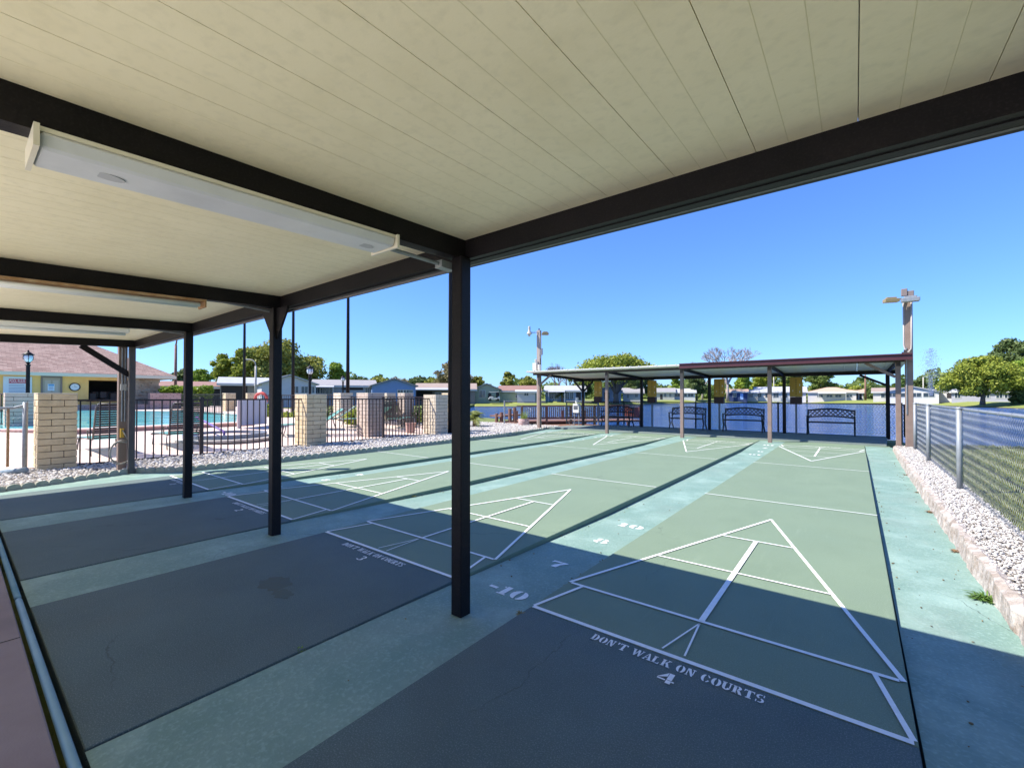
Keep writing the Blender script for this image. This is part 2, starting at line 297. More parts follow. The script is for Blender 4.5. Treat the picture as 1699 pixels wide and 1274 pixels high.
# stencil glyphs on a 5 x 7 grid
def arc(cx, cy, ro, Ro, ri, Ri, a0, a1, n=7):
    A = [R(a0+(a1-a0)*i/n) for i in range(n+1)]
    return [[(cx+ro*math.cos(A[i]),cy+Ro*math.sin(A[i])),(cx+ro*math.cos(A[i+1]),cy+Ro*math.sin(A[i+1])),(cx+ri*math.cos(A[i+1]),cy+Ri*math.sin(A[i+1])),(cx+ri*math.cos(A[i]),cy+Ri*math.sin(A[i]))] for i in range(n)]
def rc(a, b, c, d): return [[(a,b),(c,b),(c,d),(a,d)]]
def pl(*p): return [list(p)]
GL = {
 'D': rc(.4,0,2.0,7)+rc(0,0,2.2,.7)+rc(0,6.3,2.2,7)+arc(2.5,3.5,2.6,3.5,.9,2.9,-88,88),
 'O': arc(2.5,3.5,2.5,3.5,.8,3.0,100,260)+arc(2.9,3.5,2.5,3.5,.8,3.0,-80,80),
 '0': arc(2.5,3.5,2.5,3.5,.6,3.0,97,263)+arc(2.9,3.5,2.5,3.5,.6,3.0,-83,83),
 'C': arc(2.5,3.5,2.5,3.5,.8,3.0,100,260)+arc(2.9,3.5,2.3,3.5,1.3,3.0,25,80)+arc(2.9,3.5,2.3,3.5,1.3,3.0,-80,-25),
 'N': rc(.6,0,1.2,6.8)+rc(0,0,1.8,.6)+pl((.6,7),(2.4,7),(4.6,.6),(4.6,0),(3.6,0))+rc(4.2,1.6,4.8,6.6)+rc(3.6,6.4,5.4,7),
 "'": pl((1,7),(2.4,7),(1.8,4.6),(1.2,4.6)),
 'T': rc(1.9,.5,3.5,7)+rc(1.2,0,4.2,.7)+rc(0,6.2,1.7,7)+rc(3.7,6.2,5.4,7)+pl((0,6.2),(.8,6.2),(0,4.8))+pl((4.6,6.2),(5.4,6.2),(5.4,4.8)),
 'W': pl((0.3,7),(2.0,7),(3.0,1),(2.5,0),(2.1,0))+pl((2.6,1.4),(2.9,0),(4.3,6.6),(3.8,6.6))+pl((3.4,7),(5.0,7),(6.0,1),(5.5,0),(5.1,0))+pl((5.6,1.4),(5.9,0),(7.3,6.6),(6.8,6.6))+rc(-.1,6.5,2.3,7)+rc(6.3,6.5,7.8,7),
 'A': pl((.4,.5),(1.0,.5),(2.6,6),(2.5,7))+pl((2.6,7),(3.3,7),(5.3,.5),(3.5,.5))+rc(1.3,1.9,3.0,2.5)+rc(0,0,1.7,.6)+rc(2.9,0,5.8,.6),
 'L': rc(.4,0,2.0,7)+rc(0,6.3,2.6,7)+rc(0,0,2.2,.7)+rc(2.4,0,4.6,.8)+pl((4.6,.8),(4.6,2.4),(3.9,.8)),
 'K': rc(.4,0,2.0,7)+rc(0,6.3,2.4,7)+rc(0,0,2.4,.7)+pl((2.2,3.0),(2.2,3.8),(4.2,6.6),(5.0,6.6))+pl((2.6,4.0),(3.6,4.6),(5.6,.3),(3.7,.3))+rc(3.4,0,6,.6)+rc(3.5,6.4,5.6,7),
 'U': rc(.4,2.2,2.0,7)+rc(0,6.3,2.4,7)+arc(2.6,2.3,2.2,2.3,.6,1.4,185,355)+rc(4.1,2.4,4.8,6.6)+rc(3.5,6.4,5.4,7),
 'R': rc(.4,0,2.0,7)+rc(0,6.3,2.2,7)+rc(0,0,2.4,.7)+arc(2.4,5.2,2.2,1.8,.6,1.2,-85,88)+pl((2.3,3.3),(3.8,3.3),(5.4,0),(3.6,0)),
 'S': arc(2.5,5.1,2.2,1.9,.9,1.2,60,255)+arc(2.5,1.9,2.2,1.9,.9,1.2,-120,75)+rc(3.9,5,4.5,7)+rc(.4,0,1.0,2),
 '1': rc(1.7,.5,3.5,7)+rc(1.0,0,4.2,.8)+rc(.8,5.7,1.4,6.5),
 '7': rc(.2,5.6,3.0,7)+pl((.2,5.6),(.9,5.6),(.2,4.4))+pl((3.2,7),(5,7),(5,6.2),(3.6,3.2),(3.4,0),(1.6,0),(1.9,2.6),(3.2,5.4)),
 '8': arc(2.5,5.3,1.9,1.7,.7,1.0,100,260)+arc(2.8,5.3,1.9,1.7,.7,1.0,-80,80)+arc(2.4,1.9,2.3,1.9,.8,1.1,100,260)+arc(2.9,1.9,2.3,1.9,.8,1.1,-80,80),
 '4': pl((2.9,7),(2.9,4.4),(.2,2.2),(.2,2.6))+rc(.2,1.4,2.8,2.2)+rc(3.1,2.4,4.7,7)+rc(3.1,0,4.7,2.1)+rc(4.8,1.4,5.6,2.2),
 '2': arc(2.4,4.9,2.2,2.1,.8,1.4,-30,170)+pl((3.0,3.6),(4.3,3.8),(2.0,1.2),(.3,1.2))+rc(.3,0,4.7,1.0),
 '3': arc(2.3,5.2,2.1,1.8,.8,1.1,-70,160)+arc(2.3,1.9,2.4,1.9,.9,1.2,-160,75),
 '-': rc(.2,2.8,3.2,4.4), ' ': []}
WID = {'W':8.2,"'":3.0,' ':3.2,'-':3.8,'K':6.2,'A':6.0,'1':5.0}
def stencil(txt, cx, cy, h, wscale=1.0, flip=1, zf=None):
    s = h/7; tot = sum(WID.get(c,5.9) for c in txt)*s*wscale; x = -tot/2
    for c in txt:
        for p in GL[c]:
            pts = [(cx+flip*(x+a*s*wscale), cy+flip*((b-3.5)*s), ZL+.001) for a,b in p]
            if zf: pts = [(a,b,zf(b)) for a,b,_ in pts]
            ar = sum(pts[i][0]*pts[(i+1)%len(pts)][1]-pts[(i+1)%len(pts)][0]*pts[i][1] for i in range(len(pts)))
            LN.quad(*(pts if ar > 0 else pts[::-1]))
        x += WID.get(c,5.9)*s*wscale
for i, x in enumerate(XC):
    stencil("DON'T WALK ON COURTS", x+.905, -.085, .062, .875)
    stencil('4321'[i], x+.93, -.195, .085, 1.2)
    stencil("DON'T WALK ON COURTS", x+.905, 11.975, .062, .875, -1)
struct('court_markings', LN, M_white)
LN = MB(); ZL = -.001
for x0, dz in ((-.27, 0), (-5.28, 0)):
    lz = lambda y: float(np.interp(y, [-.6,.6,2.5,10,12.2], [-.008,-.028,-.062,-.062,-.012]))+.004
    for txt, y, h, ws in (('-10', .10, .13, 1.25), ('7', .76, .13, 1.5), ('8', 1.55, .13, 1.5), ('10', 2.22, .13, 1.5)): stencil(txt, x0, y, h, ws, zf=lz)
    for txt, y in (('10', 9.66), ('8', 10.34), ('7', 11.13), ('10', 11.79)): stencil(txt, x0, y, .13, 1.5, -1, zf=lz)
struct('lane_markings', LN, M_white)
ZL = .004
# mauve walkway, joint filler pipe and unseen bounce apron behind the courts
wk = MB(); wk.box(-30, 2.36, -3.05, -2.055, -.3, .03); struct('walkway', wk, M_pink, bevel=.006)
struct('walkway_joint', MB().box(-30, 2.36, -2.62, -2.612, .031, .0325).box(-1.95,-1.944,-3.05,-2.06,.031,.0325), M_dark)
struct('bounce_patio', MB().box(-30, 12, -30, -3.054, -.3, .026), mat('bright_bounce_concrete', (.80,.75,.64), (.84,.79,.68), rough=.85, scale=1))  # unseen bright ground, added to bounce sunlight up onto the ceiling
jt = MB(); jt.tube([(-14,-2.02,.012),(-2.72,-2.02,.012)], .017, 8); jt.tube([(-2.66,-2.02,.012),(2.3,-2.02,.012)], .017, 8)
tag(jt.build('edge_pipe', mat('teal_pipe', (.16,.30,.34), (.22,.36,.40), rough=.5, scale=5), smooth=True), 'long pale blue edging pipe lying between the mauve walkway and the courts', 'pipe')

# right kerb with rough whitewash
kb = MB(); ys = np.arange(-3, 12.31, .11)
for i in range(len(ys)-1):
    def e(y, s): r = random.Random(round(y*100)+s); return (r.random()-.5)
    P = []
    for y in (ys[i], ys[i+1]):
        P.append([(2.36+.02*e(y,1), y, -.09), (2.385+.035*e(y,2), y, .08+.03*e(y,3)), (2.43+.03*e(y,4), y, .10+.02*e(y,5)), (2.47, y, .09)])
    for k in range(3): kb.quad(P[0][k], P[0][k+1], P[1][k+1], P[1][k])
struct('kerb', kb, mat('whitewashed_kerb', (.50,.46,.42), (.25,.20,.165), rough=.9, scale=11, detail=10, bump=1.0, bscale=26, stain=(.15,.10,.06), stscale=8, stamt=.8))
struct('gravel_bed', MB().box(2.46, 2.86, -3, 12.9, -.3, .075), mat('bed_soil_dark', (.10,.085,.07), (.26,.23,.20), rough=.95, scale=20))
struct('grass_verge', MB().prism([(2.86,-8),(30,-8),(30,24),(12,18.0),(7,15.7),(4.9,14.8),(3.8,14.4),(2.86,14.3)], -.9, .03), M_grass)

# stones
ico = np.array([(0,0,1),(.894,0,.447),(.276,.851,.447),(-.724,.526,.447),(-.724,-.526,.447),(.276,-.851,.447),(.724,.526,-.447),(-.276,.851,-.447),(-.894,0,-.447),(-.276,-.851,-.447),(.724,-.526,-.447),(0,0,-1)])
icf = np.array([(0,1,2),(0,2,3),(0,3,4),(0,4,5),(0,5,1),(1,6,2),(2,7,3),(3,8,4),(4,9,5),(5,10,1),(2,6,7),(3,7,8),(4,8,9),(5,9,10),(1,10,6),(6,11,7),(7,11,8),(8,11,9),(9,11,10),(10,11,6)])
def stones(name, pts, s0, s1, m, label, cat='gravel'):
    n = len(pts); sc = rng.uniform(s0, s1, (n,1,1))*rng.uniform(.6,1.2,(n,1,3)); sc[:,:,2] *= .6
    v = ico[None]*sc*(1+.25*rng.standard_normal((n,12,1))*.6)
    a = rng.uniform(0, 6.28, n); c, s = np.cos(a)[:,None], np.sin(a)[:,None]
    v = np.stack([v[:,:,0]*c-v[:,:,1]*s, v[:,:,0]*s+v[:,:,1]*c, v[:,:,2]], 2)+np.asarray(pts)[:,None,:]
    F = (icf[None]+np.arange(n)[:,None,None]*12).reshape(-1,3)
    o = npmesh(name, v.reshape(-1,3), F, m); return tag(o, label, cat, kind='stuff')
def inpoly(x, y, P):
    c = np.zeros(len(x), bool); j = len(P)-1
    for i in range(len(P)):
        xi, yi = P[i]; xj, yj = P[j]; k = ((yi > y) != (yj > y)) & (x < (xj-xi)*(y-yi)/(yj-yi+1e-12)+xi); c ^= k; j = i
    return c
n = 15000; yy = 12.7-13*rng.random(n)**.85*1.0
stones('gravel', np.stack([rng.uniform(2.43,2.86,n), yy, rng.uniform(.075,.10,n)],1), .006, .0145, M_gravel, 'white crushed stone filling the narrow strip beside the silver chain link fence')

# left bed, scalloped edging
edge = [(-7.72,-4.0),(-7.88,-1.87),(-8.30,-.62),(-8.46,-.30),(-8.10,.1),(-7.97,.3),(-7.84,2.0),(-7.80,6.8),(-8.02,10.2),(-8.3,12.4),(-8.5,13.0)]
bedp = edge+[(-8.6,14.2),(-14.5,14.4),(-14.5,8.9),(-9.98,8.6),(-9.98,-4.0)]
struct('gravel_bed', MB().prism(bedp, -.3, .03), mat('bed_soil', (.26,.23,.19), (.38,.34,.30), rough=.95, scale=20))
n = 60000; x = rng.uniform(-14.5,-7.7,n); y = rng.uniform(-4,14.4,n); k = inpoly(x,y,bedp); x = x[k]; y = y[k]
stones('gravel', np.stack([x,y,rng.uniform(.03,.07,len(x))],1),   .014, .033, M_gravel, 'white crushed stone bed between the scalloped edging and the pool fence')
L_ = []; acc = 0
for i in range(len(edge)-1):
    a = Vector((*edge[i],0)); b_ = Vector((*edge[i+1],0)); d = (b_-a); l = d.length; t = acc
    while t < l: L_.append((a+d*(t/l), math.atan2(d.y,d.x))); t += .152
    acc = t-l
er = thing('scalloped_edging', 'row of scalloped concrete garden edging along the white gravel bed', 'edging', (-7.9,0,0))
em = MB()
for p, a in L_:
    if p.y < -3.2: continue
    pts = [(-.074,-.05),(.074,-.05),(.074,.035)]+[(.074*math.cos(R(q)), .035+.045*math.sin(R(q))) for q in (30,60,90,120,150)]+[(-.074,.035)]
    dx, dy = math.cos(a), math.sin(a); nx, ny = -dy, dx; jz = random.uniform(-.006,.006)
    vs = [(p.x+u*dx+s*nx*.02, p.y+u*dy+s*ny*.02, v+jz) for s in (-1,1) for u,v in pts]; q = len(pts)
    em.add(vs, [tuple(range(q))[::-1], tuple(range(q,2*q))]+[(i,(i+1)%q,q+(i+1)%q,q+i) for i in range(q)])
em.build('edging_blocks', mat('grey_edging', (.26,.27,.22), (.38,.37,.31), rough=.9, scale=5, bump=.3, stain=(.12,.16,.08), stamt=.5), er, world=True)
for (u, v, a_, b2, c_) in ((458,968,.16,.11,(.078,.092,.074)), (470,985,.10,.06,(.080,.098,.080))):
    p = PA(u,v,2,0); m = MB(); rr = random.Random(u); m.quad(*[(p.x+a_*rr.uniform(.7,1.1)*math.cos(t), p.y+b2*rr.uniform(.7,1.1)*math.sin(t), .0015+.0005*(u-458)/12) for t in np.linspace(0,6.283,22)[:-1]])
    struct('court_stain', m, mat('rust_stain_%d'%u, c_, (.066,.100,.098), rough=.85, scale=9, detail=8))
# small weeds and litter
def tuft(x, y, z, r, n, label, cm):
    V = []; F = []
    for i in range(n):
        a = random.uniform(0,6.28); l = r*random.uniform(.5,1.1); t = random.uniform(.2,1.1); w_ = .004
        p0 = Vector((x+random.uniform(-r,r)*.25, y+random.uniform(-r,r)*.25, z)); p1 = p0+Vector((math.cos(a)*math.cos(t)*l*.6, math.sin(a)*math.cos(t)*l*.6, math.sin(t)*l*.5)); p2 = p0+Vector((math.cos(a)*l, math.sin(a)*l, math.sin(t)*l*.45))
        s = Vector((-math.sin(a), math.cos(a), 0))*w_; k = len(V)
        V += [p0-s,p0+s,p1+s*1.2,p1-s*1.2,p2]; F += [(k,k+1,k+2,k+3),(k+3,k+2,k+4)]
    m = MB(); m.add([tuple(v) for v in V], F); return tag(m.build('weed', cm), label, 'weed')
ML = leafmat('weed_leaf', (.05,.12,.02), (.16,.26,.05))
tuft(2.33,2.08,-.06,.11,110,'largest green weed tuft growing at the foot of the whitewashed kerb',ML)
p = PA(372,838,2,0); q = PA(578,1048,2,0)
tuft(-.69,-1.15,-.01,.03,26,'tiny green weed sprouting from the joint left of court four near the tall post',ML)
tuft(.0,-.12,-.01,.035,20,'dry weed sprig in the joint at the corner of the court four baseline',leafmat('dry_leaf',(.16,.13,.05),(.30,.24,.1)))
tuft(-3.185,1.65,-.04,.05,30,'yellow weed in the dark gutter beside court two',leafmat('yellow_leaf',(.2,.2,.04),(.4,.36,.1)))
for k_, (yk, nk) in enumerate(((3.3,26),(5.0,34),(6.4,22),(8.2,30))):
    tuft(2.345,yk,-.065,.05+.01*(k_%2),nk,'small dry brown tuft along the kerb foot %s'%('nearest the green weed tuft','second beyond the green weed tuft','third beyond the green weed tuft','farthest from the green weed tuft')[k_],leafmat('dry_brown',(.14,.08,.04),(.34,.22,.12)))
lit = []
for _ in range(230):
    c = random.choice([(-.66,.25,10),(-.06,.25,6),(1.86,1.0,12),(2.30,1.5,12),(-3.16,.6,11)]); y = random.uniform(c[1],c[2]); zz = np.interp(y,[-2,-.6,.6,2.5,10,12.2],[-.006,-.008,-.028,-.062,-.062,-.012])+.006
    lit.append((c[0]+abs(random.gauss(0,.04))*(1 if c[0]<2 else -1), y, zz))
for _ in range(26):
    y = random.uniform(-1.5,9); lit.append((random.uniform(-.6,-.08), y, np.interp(y,[-2,-.6,.6,2.5,10],[-.006,-.008,-.028,-.062,-.062])+.006))
    lit.append((random.uniform(1.95,2.3), y, np.interp(y,[-2,-.6,.6,2.5,10],[-.006,-.008,-.028,-.062,-.062])+.006))
stones('leaf_litter', lit, .003, .009, leafmat('litter', (.08,.05,.03), (.30,.22,.10)), 'scattered dry leaf bits in the gutters beside the courts', 'leaf litter')

# ------------------------------------------------------------------ near shelter
sh = thing('shelter', 'near flat roofed shelter with cream ceiling panels and black steel posts over the courts', 'shelter', (-3,-2,0))
def zc(y): return 2.332+.036*(y+.3)              # ceiling underside
XL, XR, YB, YF = -8.565, 3.4, -4.2, -.16
pn = MB(); rb = MB(); sp = .325; x = 1.66+sp*5
while x > XL:
    x0 = max(x-sp+.0013, XL)
    if x <= XR+.3:
        xx = min(x-.0013, XR)
        pn.add([(a,y,zc(y)+t) for t in (0,.07) for a,y in ((x0,YB),(xx,YB),(xx,YF),(x0,YF))], [(0,3,2,1),(4,5,6,7),(0,1,5,4),(1,2,6,5),(2,3,7,6),(3,0,4,7)])
        for t in (.34,.67):
            a = x0+sp*t; rb.add([(a+q,y,zc(y)-k) for y in (YB,YF-.12) for q,k in ((-.004,-.001),(0,.0009),(.004,-.001))], [(0,1,4,3),(1,2,5,4)])
    x -= sp
pn.build('roof_panels', M_ceil, sh, world=True); rb.build('panel_rib', M_rib, sh, world=True)
MB().add([(a,y,zc(y)+.0755) for a,y in ((XL,YB),(XR,YB),(XR,YF),(XL,YF))], [(0,1,2,3)]).build('roof_top', mat('white_roof', (.6,.6,.58), rough=.6), sh, world=True)
bx = [-.33, -2.86, -5.44, -8.42, 2.22]
for x in bx:
    m = MB(); ya, yb = YB, -.30
    def seg(xa, xb, z0, z1): m.add([(a,y,zc(y)-k) for y in (ya,yb) for a,k in ((xa,z1),(xb,z1),(xb,z0),(xa,z0))], [(3,2,1,0),(4,5,6,7),(0,1,5,4),(1,2,6,5),(2,3,7,6),(3,0,4,7)])
    seg(x-.004, x+.03, .001, .120); seg(x-.04, x-.004, .001, .012); seg(x-.05, x-.004, .110, .120)
    m.build('rafter', M_black, sh, world=True)
fm = MB()
fm.box(XL, XR, -.30, -.255, zc(-.3)-.122, zc(-.3)-.001).box(XL, XR, -.255, -.16, zc(-.3)-.127, zc(-.3)-.115).box(XL,XR,-.175,-.16,zc(-.3)-.115,zc(-.3)-.08).box(XL,XR,-.255,-.16,zc(-.2)-.014,zc(-.2)-.001)
fm.build('front_beam', M_black, sh, world=True)
MB().box(XL, XR, -.205, -.188, zc(-.3)-.1285, zc(-.3)-.1275).build('flange_strip', mat('lighter_black', (.05,.05,.055), (.12,.12,.13), rough=.4, scale=30), sh, world=True)  # thin lighter grey line along the underside of the front beam
MB().box(XL, XR, YB, YB+.05, zc(YB)-.135, zc(YB)-.001).build('rear_beam', M_black, sh, world=True)
posts = [(-.305,.098),(-2.86,.098),(-5.44,.098),(-8.42,.098)]
for k, (x, s) in enumerate(posts):
    m = MB(); top = zc(-.3)-.123; m.box(x-.044,x+.044,-.375,-.287,-.04,top)
    m.build('post', M_black if k < 3 else mat('faded_black', (.05,.045,.045), (.07,.06,.06), rough=.5), sh, world=True, bevel=.006)
for x in (-8.42,):
    MB().beam((x-.03,-.98,zc(-.98)-.12),(x-.03,-.36,1.72),.035,.09).build('knee_brace', M_black, sh, world=True)
m = MB(); z = zc(-.3)-.128     # gusset plates at the second post
m.add([(a,y,c) for y in (-.345,-.325) for a,c in ((-2.86-.26,z),(-2.86+.26,z),(-2.86+.26,z-.03),(-2.86+.05,z-.30),(-2.86-.05,z-.30),(-2.86-.26,z-.03))],
      [(0,1,2,3,4,5)[::-1],(6,7,8,9,10,11)]+[(i,(i+1)%6,6+(i+1)%6,6+i) for i in range(6)][::1])
m.build('gusset_plate', M_black, sh, world=True)
for x in bx[:1]:
    m = MB(); m.tube([(x-.05,-.86,zc(-.85)-.155),(x-.065,-.42,zc(-.42)-.160)], .012, 8); m.cbox((x-.06,-.39,zc(-.39)-.165),(.06,.11,.045)); m.build('conduit', M_galv, sh, world=True)
for x in (bx[1], bx[2]):
    m = MB(); m.tube([(x-.07,-.85,zc(-.85)-.10),(x-.06,-.34,zc(-.3)-.15)], .01, 6); m.build('conduit', M_galv, sh, world=True)
m = MB(); m.tube([(-.4,-.245,zc(-.3)-.145),(-8.3,-.245,zc(-.3)-.145)], .011, 6); m.build('conduit', mat('grey_conduit',(.12,.11,.12),rough=.5), sh, world=True)

# fluorescent fixtures
fx = thing('fluorescent_light', 'closed fluorescent light with frosted lens hung under the nearest long rafter', 'ceiling light', (-.36,-1.49,0))
def slope_box(m, y0, y1, prof):
    n = len(prof); return m.add([(a,y,zc(y)-k) for y in (y0,y1) for a,k in prof], [tuple(range(n)),tuple(range(n,2*n))[::-1]]+[(i,n+i,n+(i+1)%n,(i+1)%n) for i in range(n)])
slope_box(MB(),-2.15,-.87,((-.465,.137),(-.445,.182),(-.27,.182),(-.25,.137))).build('lens', M_lens, fx, world=True, bevel=.008)
slope_box(MB(),-2.15,-.87,((-.46,.122),(-.46,.136),(-.255,.136),(-.255,.122))).build('housing', M_wfix, fx, world=True)
for y0, y1 in ((-2.164,-2.151),(-.869,-.856)): slope_box(MB(),y0,y1,((-.475,.121),(-.475,.189),(-.24,.189),(-.24,.121))).build('end_cap', M_wfix, fx, world=True)
for yy in (-1.98,-.98):
    m = MB(); m.lathe([(0,0),(.028,0),(.028,.0008),(0,.0008)], (-.36,yy,zc(yy)-.1835), 14); m.xform(lambda a,b,c: (a,(b-yy)*1.6+yy,c-.036*(b-yy))); m.build('lens_stain', mat('lens_stain',(.44,.45,.48),rough=.5), fx, world=True)
f2 = thing('fluorescent_light', 'open strip light with rusty tray and bare tube under the second rafter', 'ceiling light', (-2.86,-1.5,0))
slope_box(MB(),-2.6,-.95,((-2.92,.134),(-2.92,.152),(-2.76,.152),(-2.76,.134))).build('tray', M_rust, f2, world=True)
for k in (-.035,.035):
    MB().tube([(-2.83+k,-2.5,zc(-2.5)-.178),(-2.83+k,-.99,zc(-.99)-.178)], .018, 8).build('tube', mat('dead_tube',(.7,.72,.72),rough=.25), f2, world=True, smooth=True)
MB().box(-2.92,-2.76,-.965,-.95,zc(-.95)-.20,zc(-.95)-.15).build('end_plate', M_rust, f2, world=True)
f3 = thing('fluorescent_light', 'narrow white strip light farthest along the ceiling under the third rafter', 'ceiling light', (-5.5,-1.5,0))
slope_box(MB(),-2.6,-.95,((-5.56,.134),(-5.54,.185),(-5.38,.185),(-5.36,.134))).build('housing', mat('clean_white',(.75,.75,.73),rough=.4), f3, world=True, bevel=.01)
MB().tube([(-5.45,-2.55,zc(-2.55)-.20),(-5.45,-.98,zc(-.98)-.20)], .016, 8).build('tube', MATS['dead_tube'], f3, world=True, smooth=True)

# wooden light pole beside the corner post
lp = thing('light_pole', 'brown wooden light pole with outlet box and hanging hose beside the corner post', 'light pole', (-8.62,-.42,0))
MB().box(-8.69,-8.57,-.48,-.36,-.1,3.9).build('pole', M_brown, lp, world=True, bevel=.006)
MB().tube([(-8.55,-.44,.9),(-8.55,-.44,2.2)], .012, 6).tube([(-8.55,-.40,.9),(-8.55,-.40,2.2)], .009, 6).build('conduit', M_galv, lp, world=True)
MB().box(-8.568,-8.53,-.46,-.38,1.45,1.56).build('outlet_box', mat('grey_box',(.4,.4,.4),rough=.5), lp, world=True)
MB().tube([(-8.63,-.42,3.86),(-8.35,-.1,3.88)], .03, 6).cbox((-8.30,-.05,3.86),(.34,.2,.1),.8).tube([(-8.63,-.42,3.86),(-8.9,-.7,3.9)], .03, 6).cbox((-8.95,-.75,3.86),(.34,.2,.1),.8).build('floodlight', M_galv, lp, world=True)
hs = MB(); pts = []
for i in range(40):
    t = i/39*2*math.pi*1.8; pts.append((-8.50+.03*math.sin(t*.5), -.44+.17*math.cos(t)*(1-.1*i/39), .36+.20*math.sin(t)*(1+.1*math.sin(i))))
hs.tube([(-8.52,-.43,.75)]+pts, .012, 6)
tag(hs.build('garden_hose', mat('hose_grey',(.28,.26,.23),rough=.6), smooth=True), 'grey coiled hose hanging low on the brown pole by the corner post', 'hose')
MB().box(-8.56,-8.52,-.46,-.41,.62,.78).build('hose_nozzle', mat('yellow_plastic',(.55,.33,.04),rough=.5), lp, world=True)

# ------------------------------------------------------------------ far shelter
fs = thing('shelter', 'low mono pitch shelter across the far end of the courts with benches beneath', 'shelter', (-3,14,0))
FY0, FY1 = 12.45, 16.15
def zf(y): return 2.300-(y-FY0)*.042
def slabroof(x0, x1, y0, y1, t, dz=0):
    return MB().add([(a,y,zf(y)+k+dz) for k in (0,t) for a,y in ((x0,y0),(x1,y0),(x1,y1),(x0,y1))], [(0,3,2,1),(4,5,6,7),(0,1,5,4),(1,2,6,5),(2,3,7,6),(3,0,4,7)])
m = MB(); x = -8.85
while x < 2.72:
    m.add([(a,y,zf(y)+k) for k in (0,.05) for a,y in ((x,FY0-.36),(min(x+.303,2.72),FY0-.36),(min(x+.303,2.72),FY1+.25),(x,FY1+.25))], [(0,3,2,1),(4,5,6,7),(0,1,5,4),(1,2,6,5),(2,3,7,6),(3,0,4,7)]); x += .31
m.build('roof_panels', mat('pale_panel',(.78,.80,.70),(.72,.74,.64),rough=.5,scale=3), fs, world=True)
m = MB(); x = -8.8
while x < -2.9: m.add([(a,y,zf(y)+k) for y in (FY0-.38,FY1+.25) for a,k in ((x-.02,.046),(x+.02,.046),(x+.012,.068),(x-.012,.068))], [(0,1,2,3),(7,6,5,4),(0,4,5,1),(1,5,6,2),(2,6,7,3),(3,7,4,0)]); x += .31
m.build('roof_ribs', mat('white_metal',(.66,.65,.62),rough=.5), fs, world=True)
MB().box(-8.87,-2.78,FY0-.395,FY0-.362,zf(FY0-.36)-.0,zf(FY0-.1)+.045).build('white_fascia', mat('dull_white_fascia',(.40,.39,.37),rough=.6), fs, world=True)
M_mar = mat('maroon_metal',(.055,.016,.020),(.075,.022,.028),rough=.45,scale=4)
MB().box(-2.78,2.74,FY0-.43,FY0-.365,zf(FY0)-.06,zf(FY0)+.06).box(-2.78,2.74,FY0-.46,FY0-.365,zf(FY0)+.062,zf(FY0)+.09).box(-2.78,2.74,FY0-.45,FY0-.431,zf(FY0)-.065,zf(FY0)-.01).build('maroon_gutter', M_mar, fs, world=True)
fx_ = [-8.53,-5.53,-2.85,-.34,2.50]; bxs = [-8.3,-5.5,-2.80,-.33,2.44]
M_dbr = mat('dark_brown_steel',(.03,.022,.02),(.045,.03,.028),rough=.5,scale=5)
MB().box(-8.8,2.68,FY0-.0,FY0+.06,zf(FY0)-.085,zf(FY0)-.010).build('front_beam', M_dbr, fs, world=True)
MB().box(-8.8,2.68,15.72,15.80,zf(15.76)-.12,zf(15.8)-.002).build('rear_beam', M_black, fs, world=True)
for x in fx_:
    MB().box(x-.052,x+.052,12.47,12.57,-.05,zf(FY0)-.087).build('front_post', M_brown, fs, world=True, bevel=.006)
    MB().box(x-.045,x+.045,12.466,12.574,zf(FY0)-.19,zf(FY0)-.0865).build('post_cap', M_dbr, fs, world=True)
for a, c in zip(fx_, bxs):
    MB().add([(u,y,zf(y)-k) for u0,y in ((a,12.52),(c,15.76)) for u,k in ((u0-.025,.10),(u0+.025,.10),(u0+.025,.003),(u0-.025,.003))], [(3,2,1,0),(4,5,6,7),(0,1,5,4),(1,2,6,5),(2,3,7,6),(3,0,4,7)]).build('rafter', M_black, fs, world=True)
    MB().box(c-.05,c+.05,15.71,15.81,.0,zf(15.76)-.122).build('rear_post', M_black, fs, world=True, bevel=.006)
for p, q in (((2.45,12.52,1.84),(1.85,12.52,2.22)), ((2.44,15.76,1.68),(1.75,15.76,2.03)), ((-8.48,12.52,1.84),(-7.95,12.52,2.22)), ((-8.3,15.76,1.55),(-7.8,15.76,2.03)), ((-8.3,15.76,1.55),(-8.75,15.76,2.03)), ((2.50,12.55,1.84),(2.49,13.0,2.20))):
    MB().beam(p,q,.05,.07).build('knee_brace', M_brown if p[1]<13 else M_black, fs, world=True)
# bench slab
struct('bench_slab', MB().prism([(-8.6,13.25),(2.3,13.22),(2.44,16.3),(-7.0,16.35),(-8.4,14.6)], -.8, .055), M_slab, bevel=.01)
struct('slab_step', MB().box(-8.6,2.36,13.004,13.24,-.3,.0), M_court)

# ------------------------------------------------------------------ benches
bn = thing('garden_bench', '', 'bench', (0,0,0), 0, 'black lattice benches under the far shelter')
m = MB(); W_ = .64
def arch(t): return .86+.045*math.cos(t*math.pi/2/.64)*1
top = [(x,.21,.80+.07*math.cos(x/W_*math.pi/2)) for x in np.linspace(-W_,W_,13)]; low = [(x,.17,.565+.05*math.cos(x/W_*math.pi/2)) for x in np.linspace(-W_,W_,13)]
m.tube(top,.026,6); m.tube(low,.022,6); m.tube([top[0],low[0]],.022,6); m.tube([top[-1],low[-1]],.022,6)
for s in (1,-1):
    for i in range(-3,12):
        pts = []
        for k in range(7):
            x = -W_+i*.128+s*k*.0427*(1)+(0 if s > 0 else .256); zt = .80+.07*math.cos(x/W_*math.pi/2); zb = .565+.05*math.cos(x/W_*math.pi/2)
            if abs(x) <= W_: pts.append((x,.19,zb+(zt-zb)*k/6))
        if len(pts) > 1: m.tube(pts,.0135,4)
m.build('backrest', M_bench, bn, smooth=False)
m = MB()
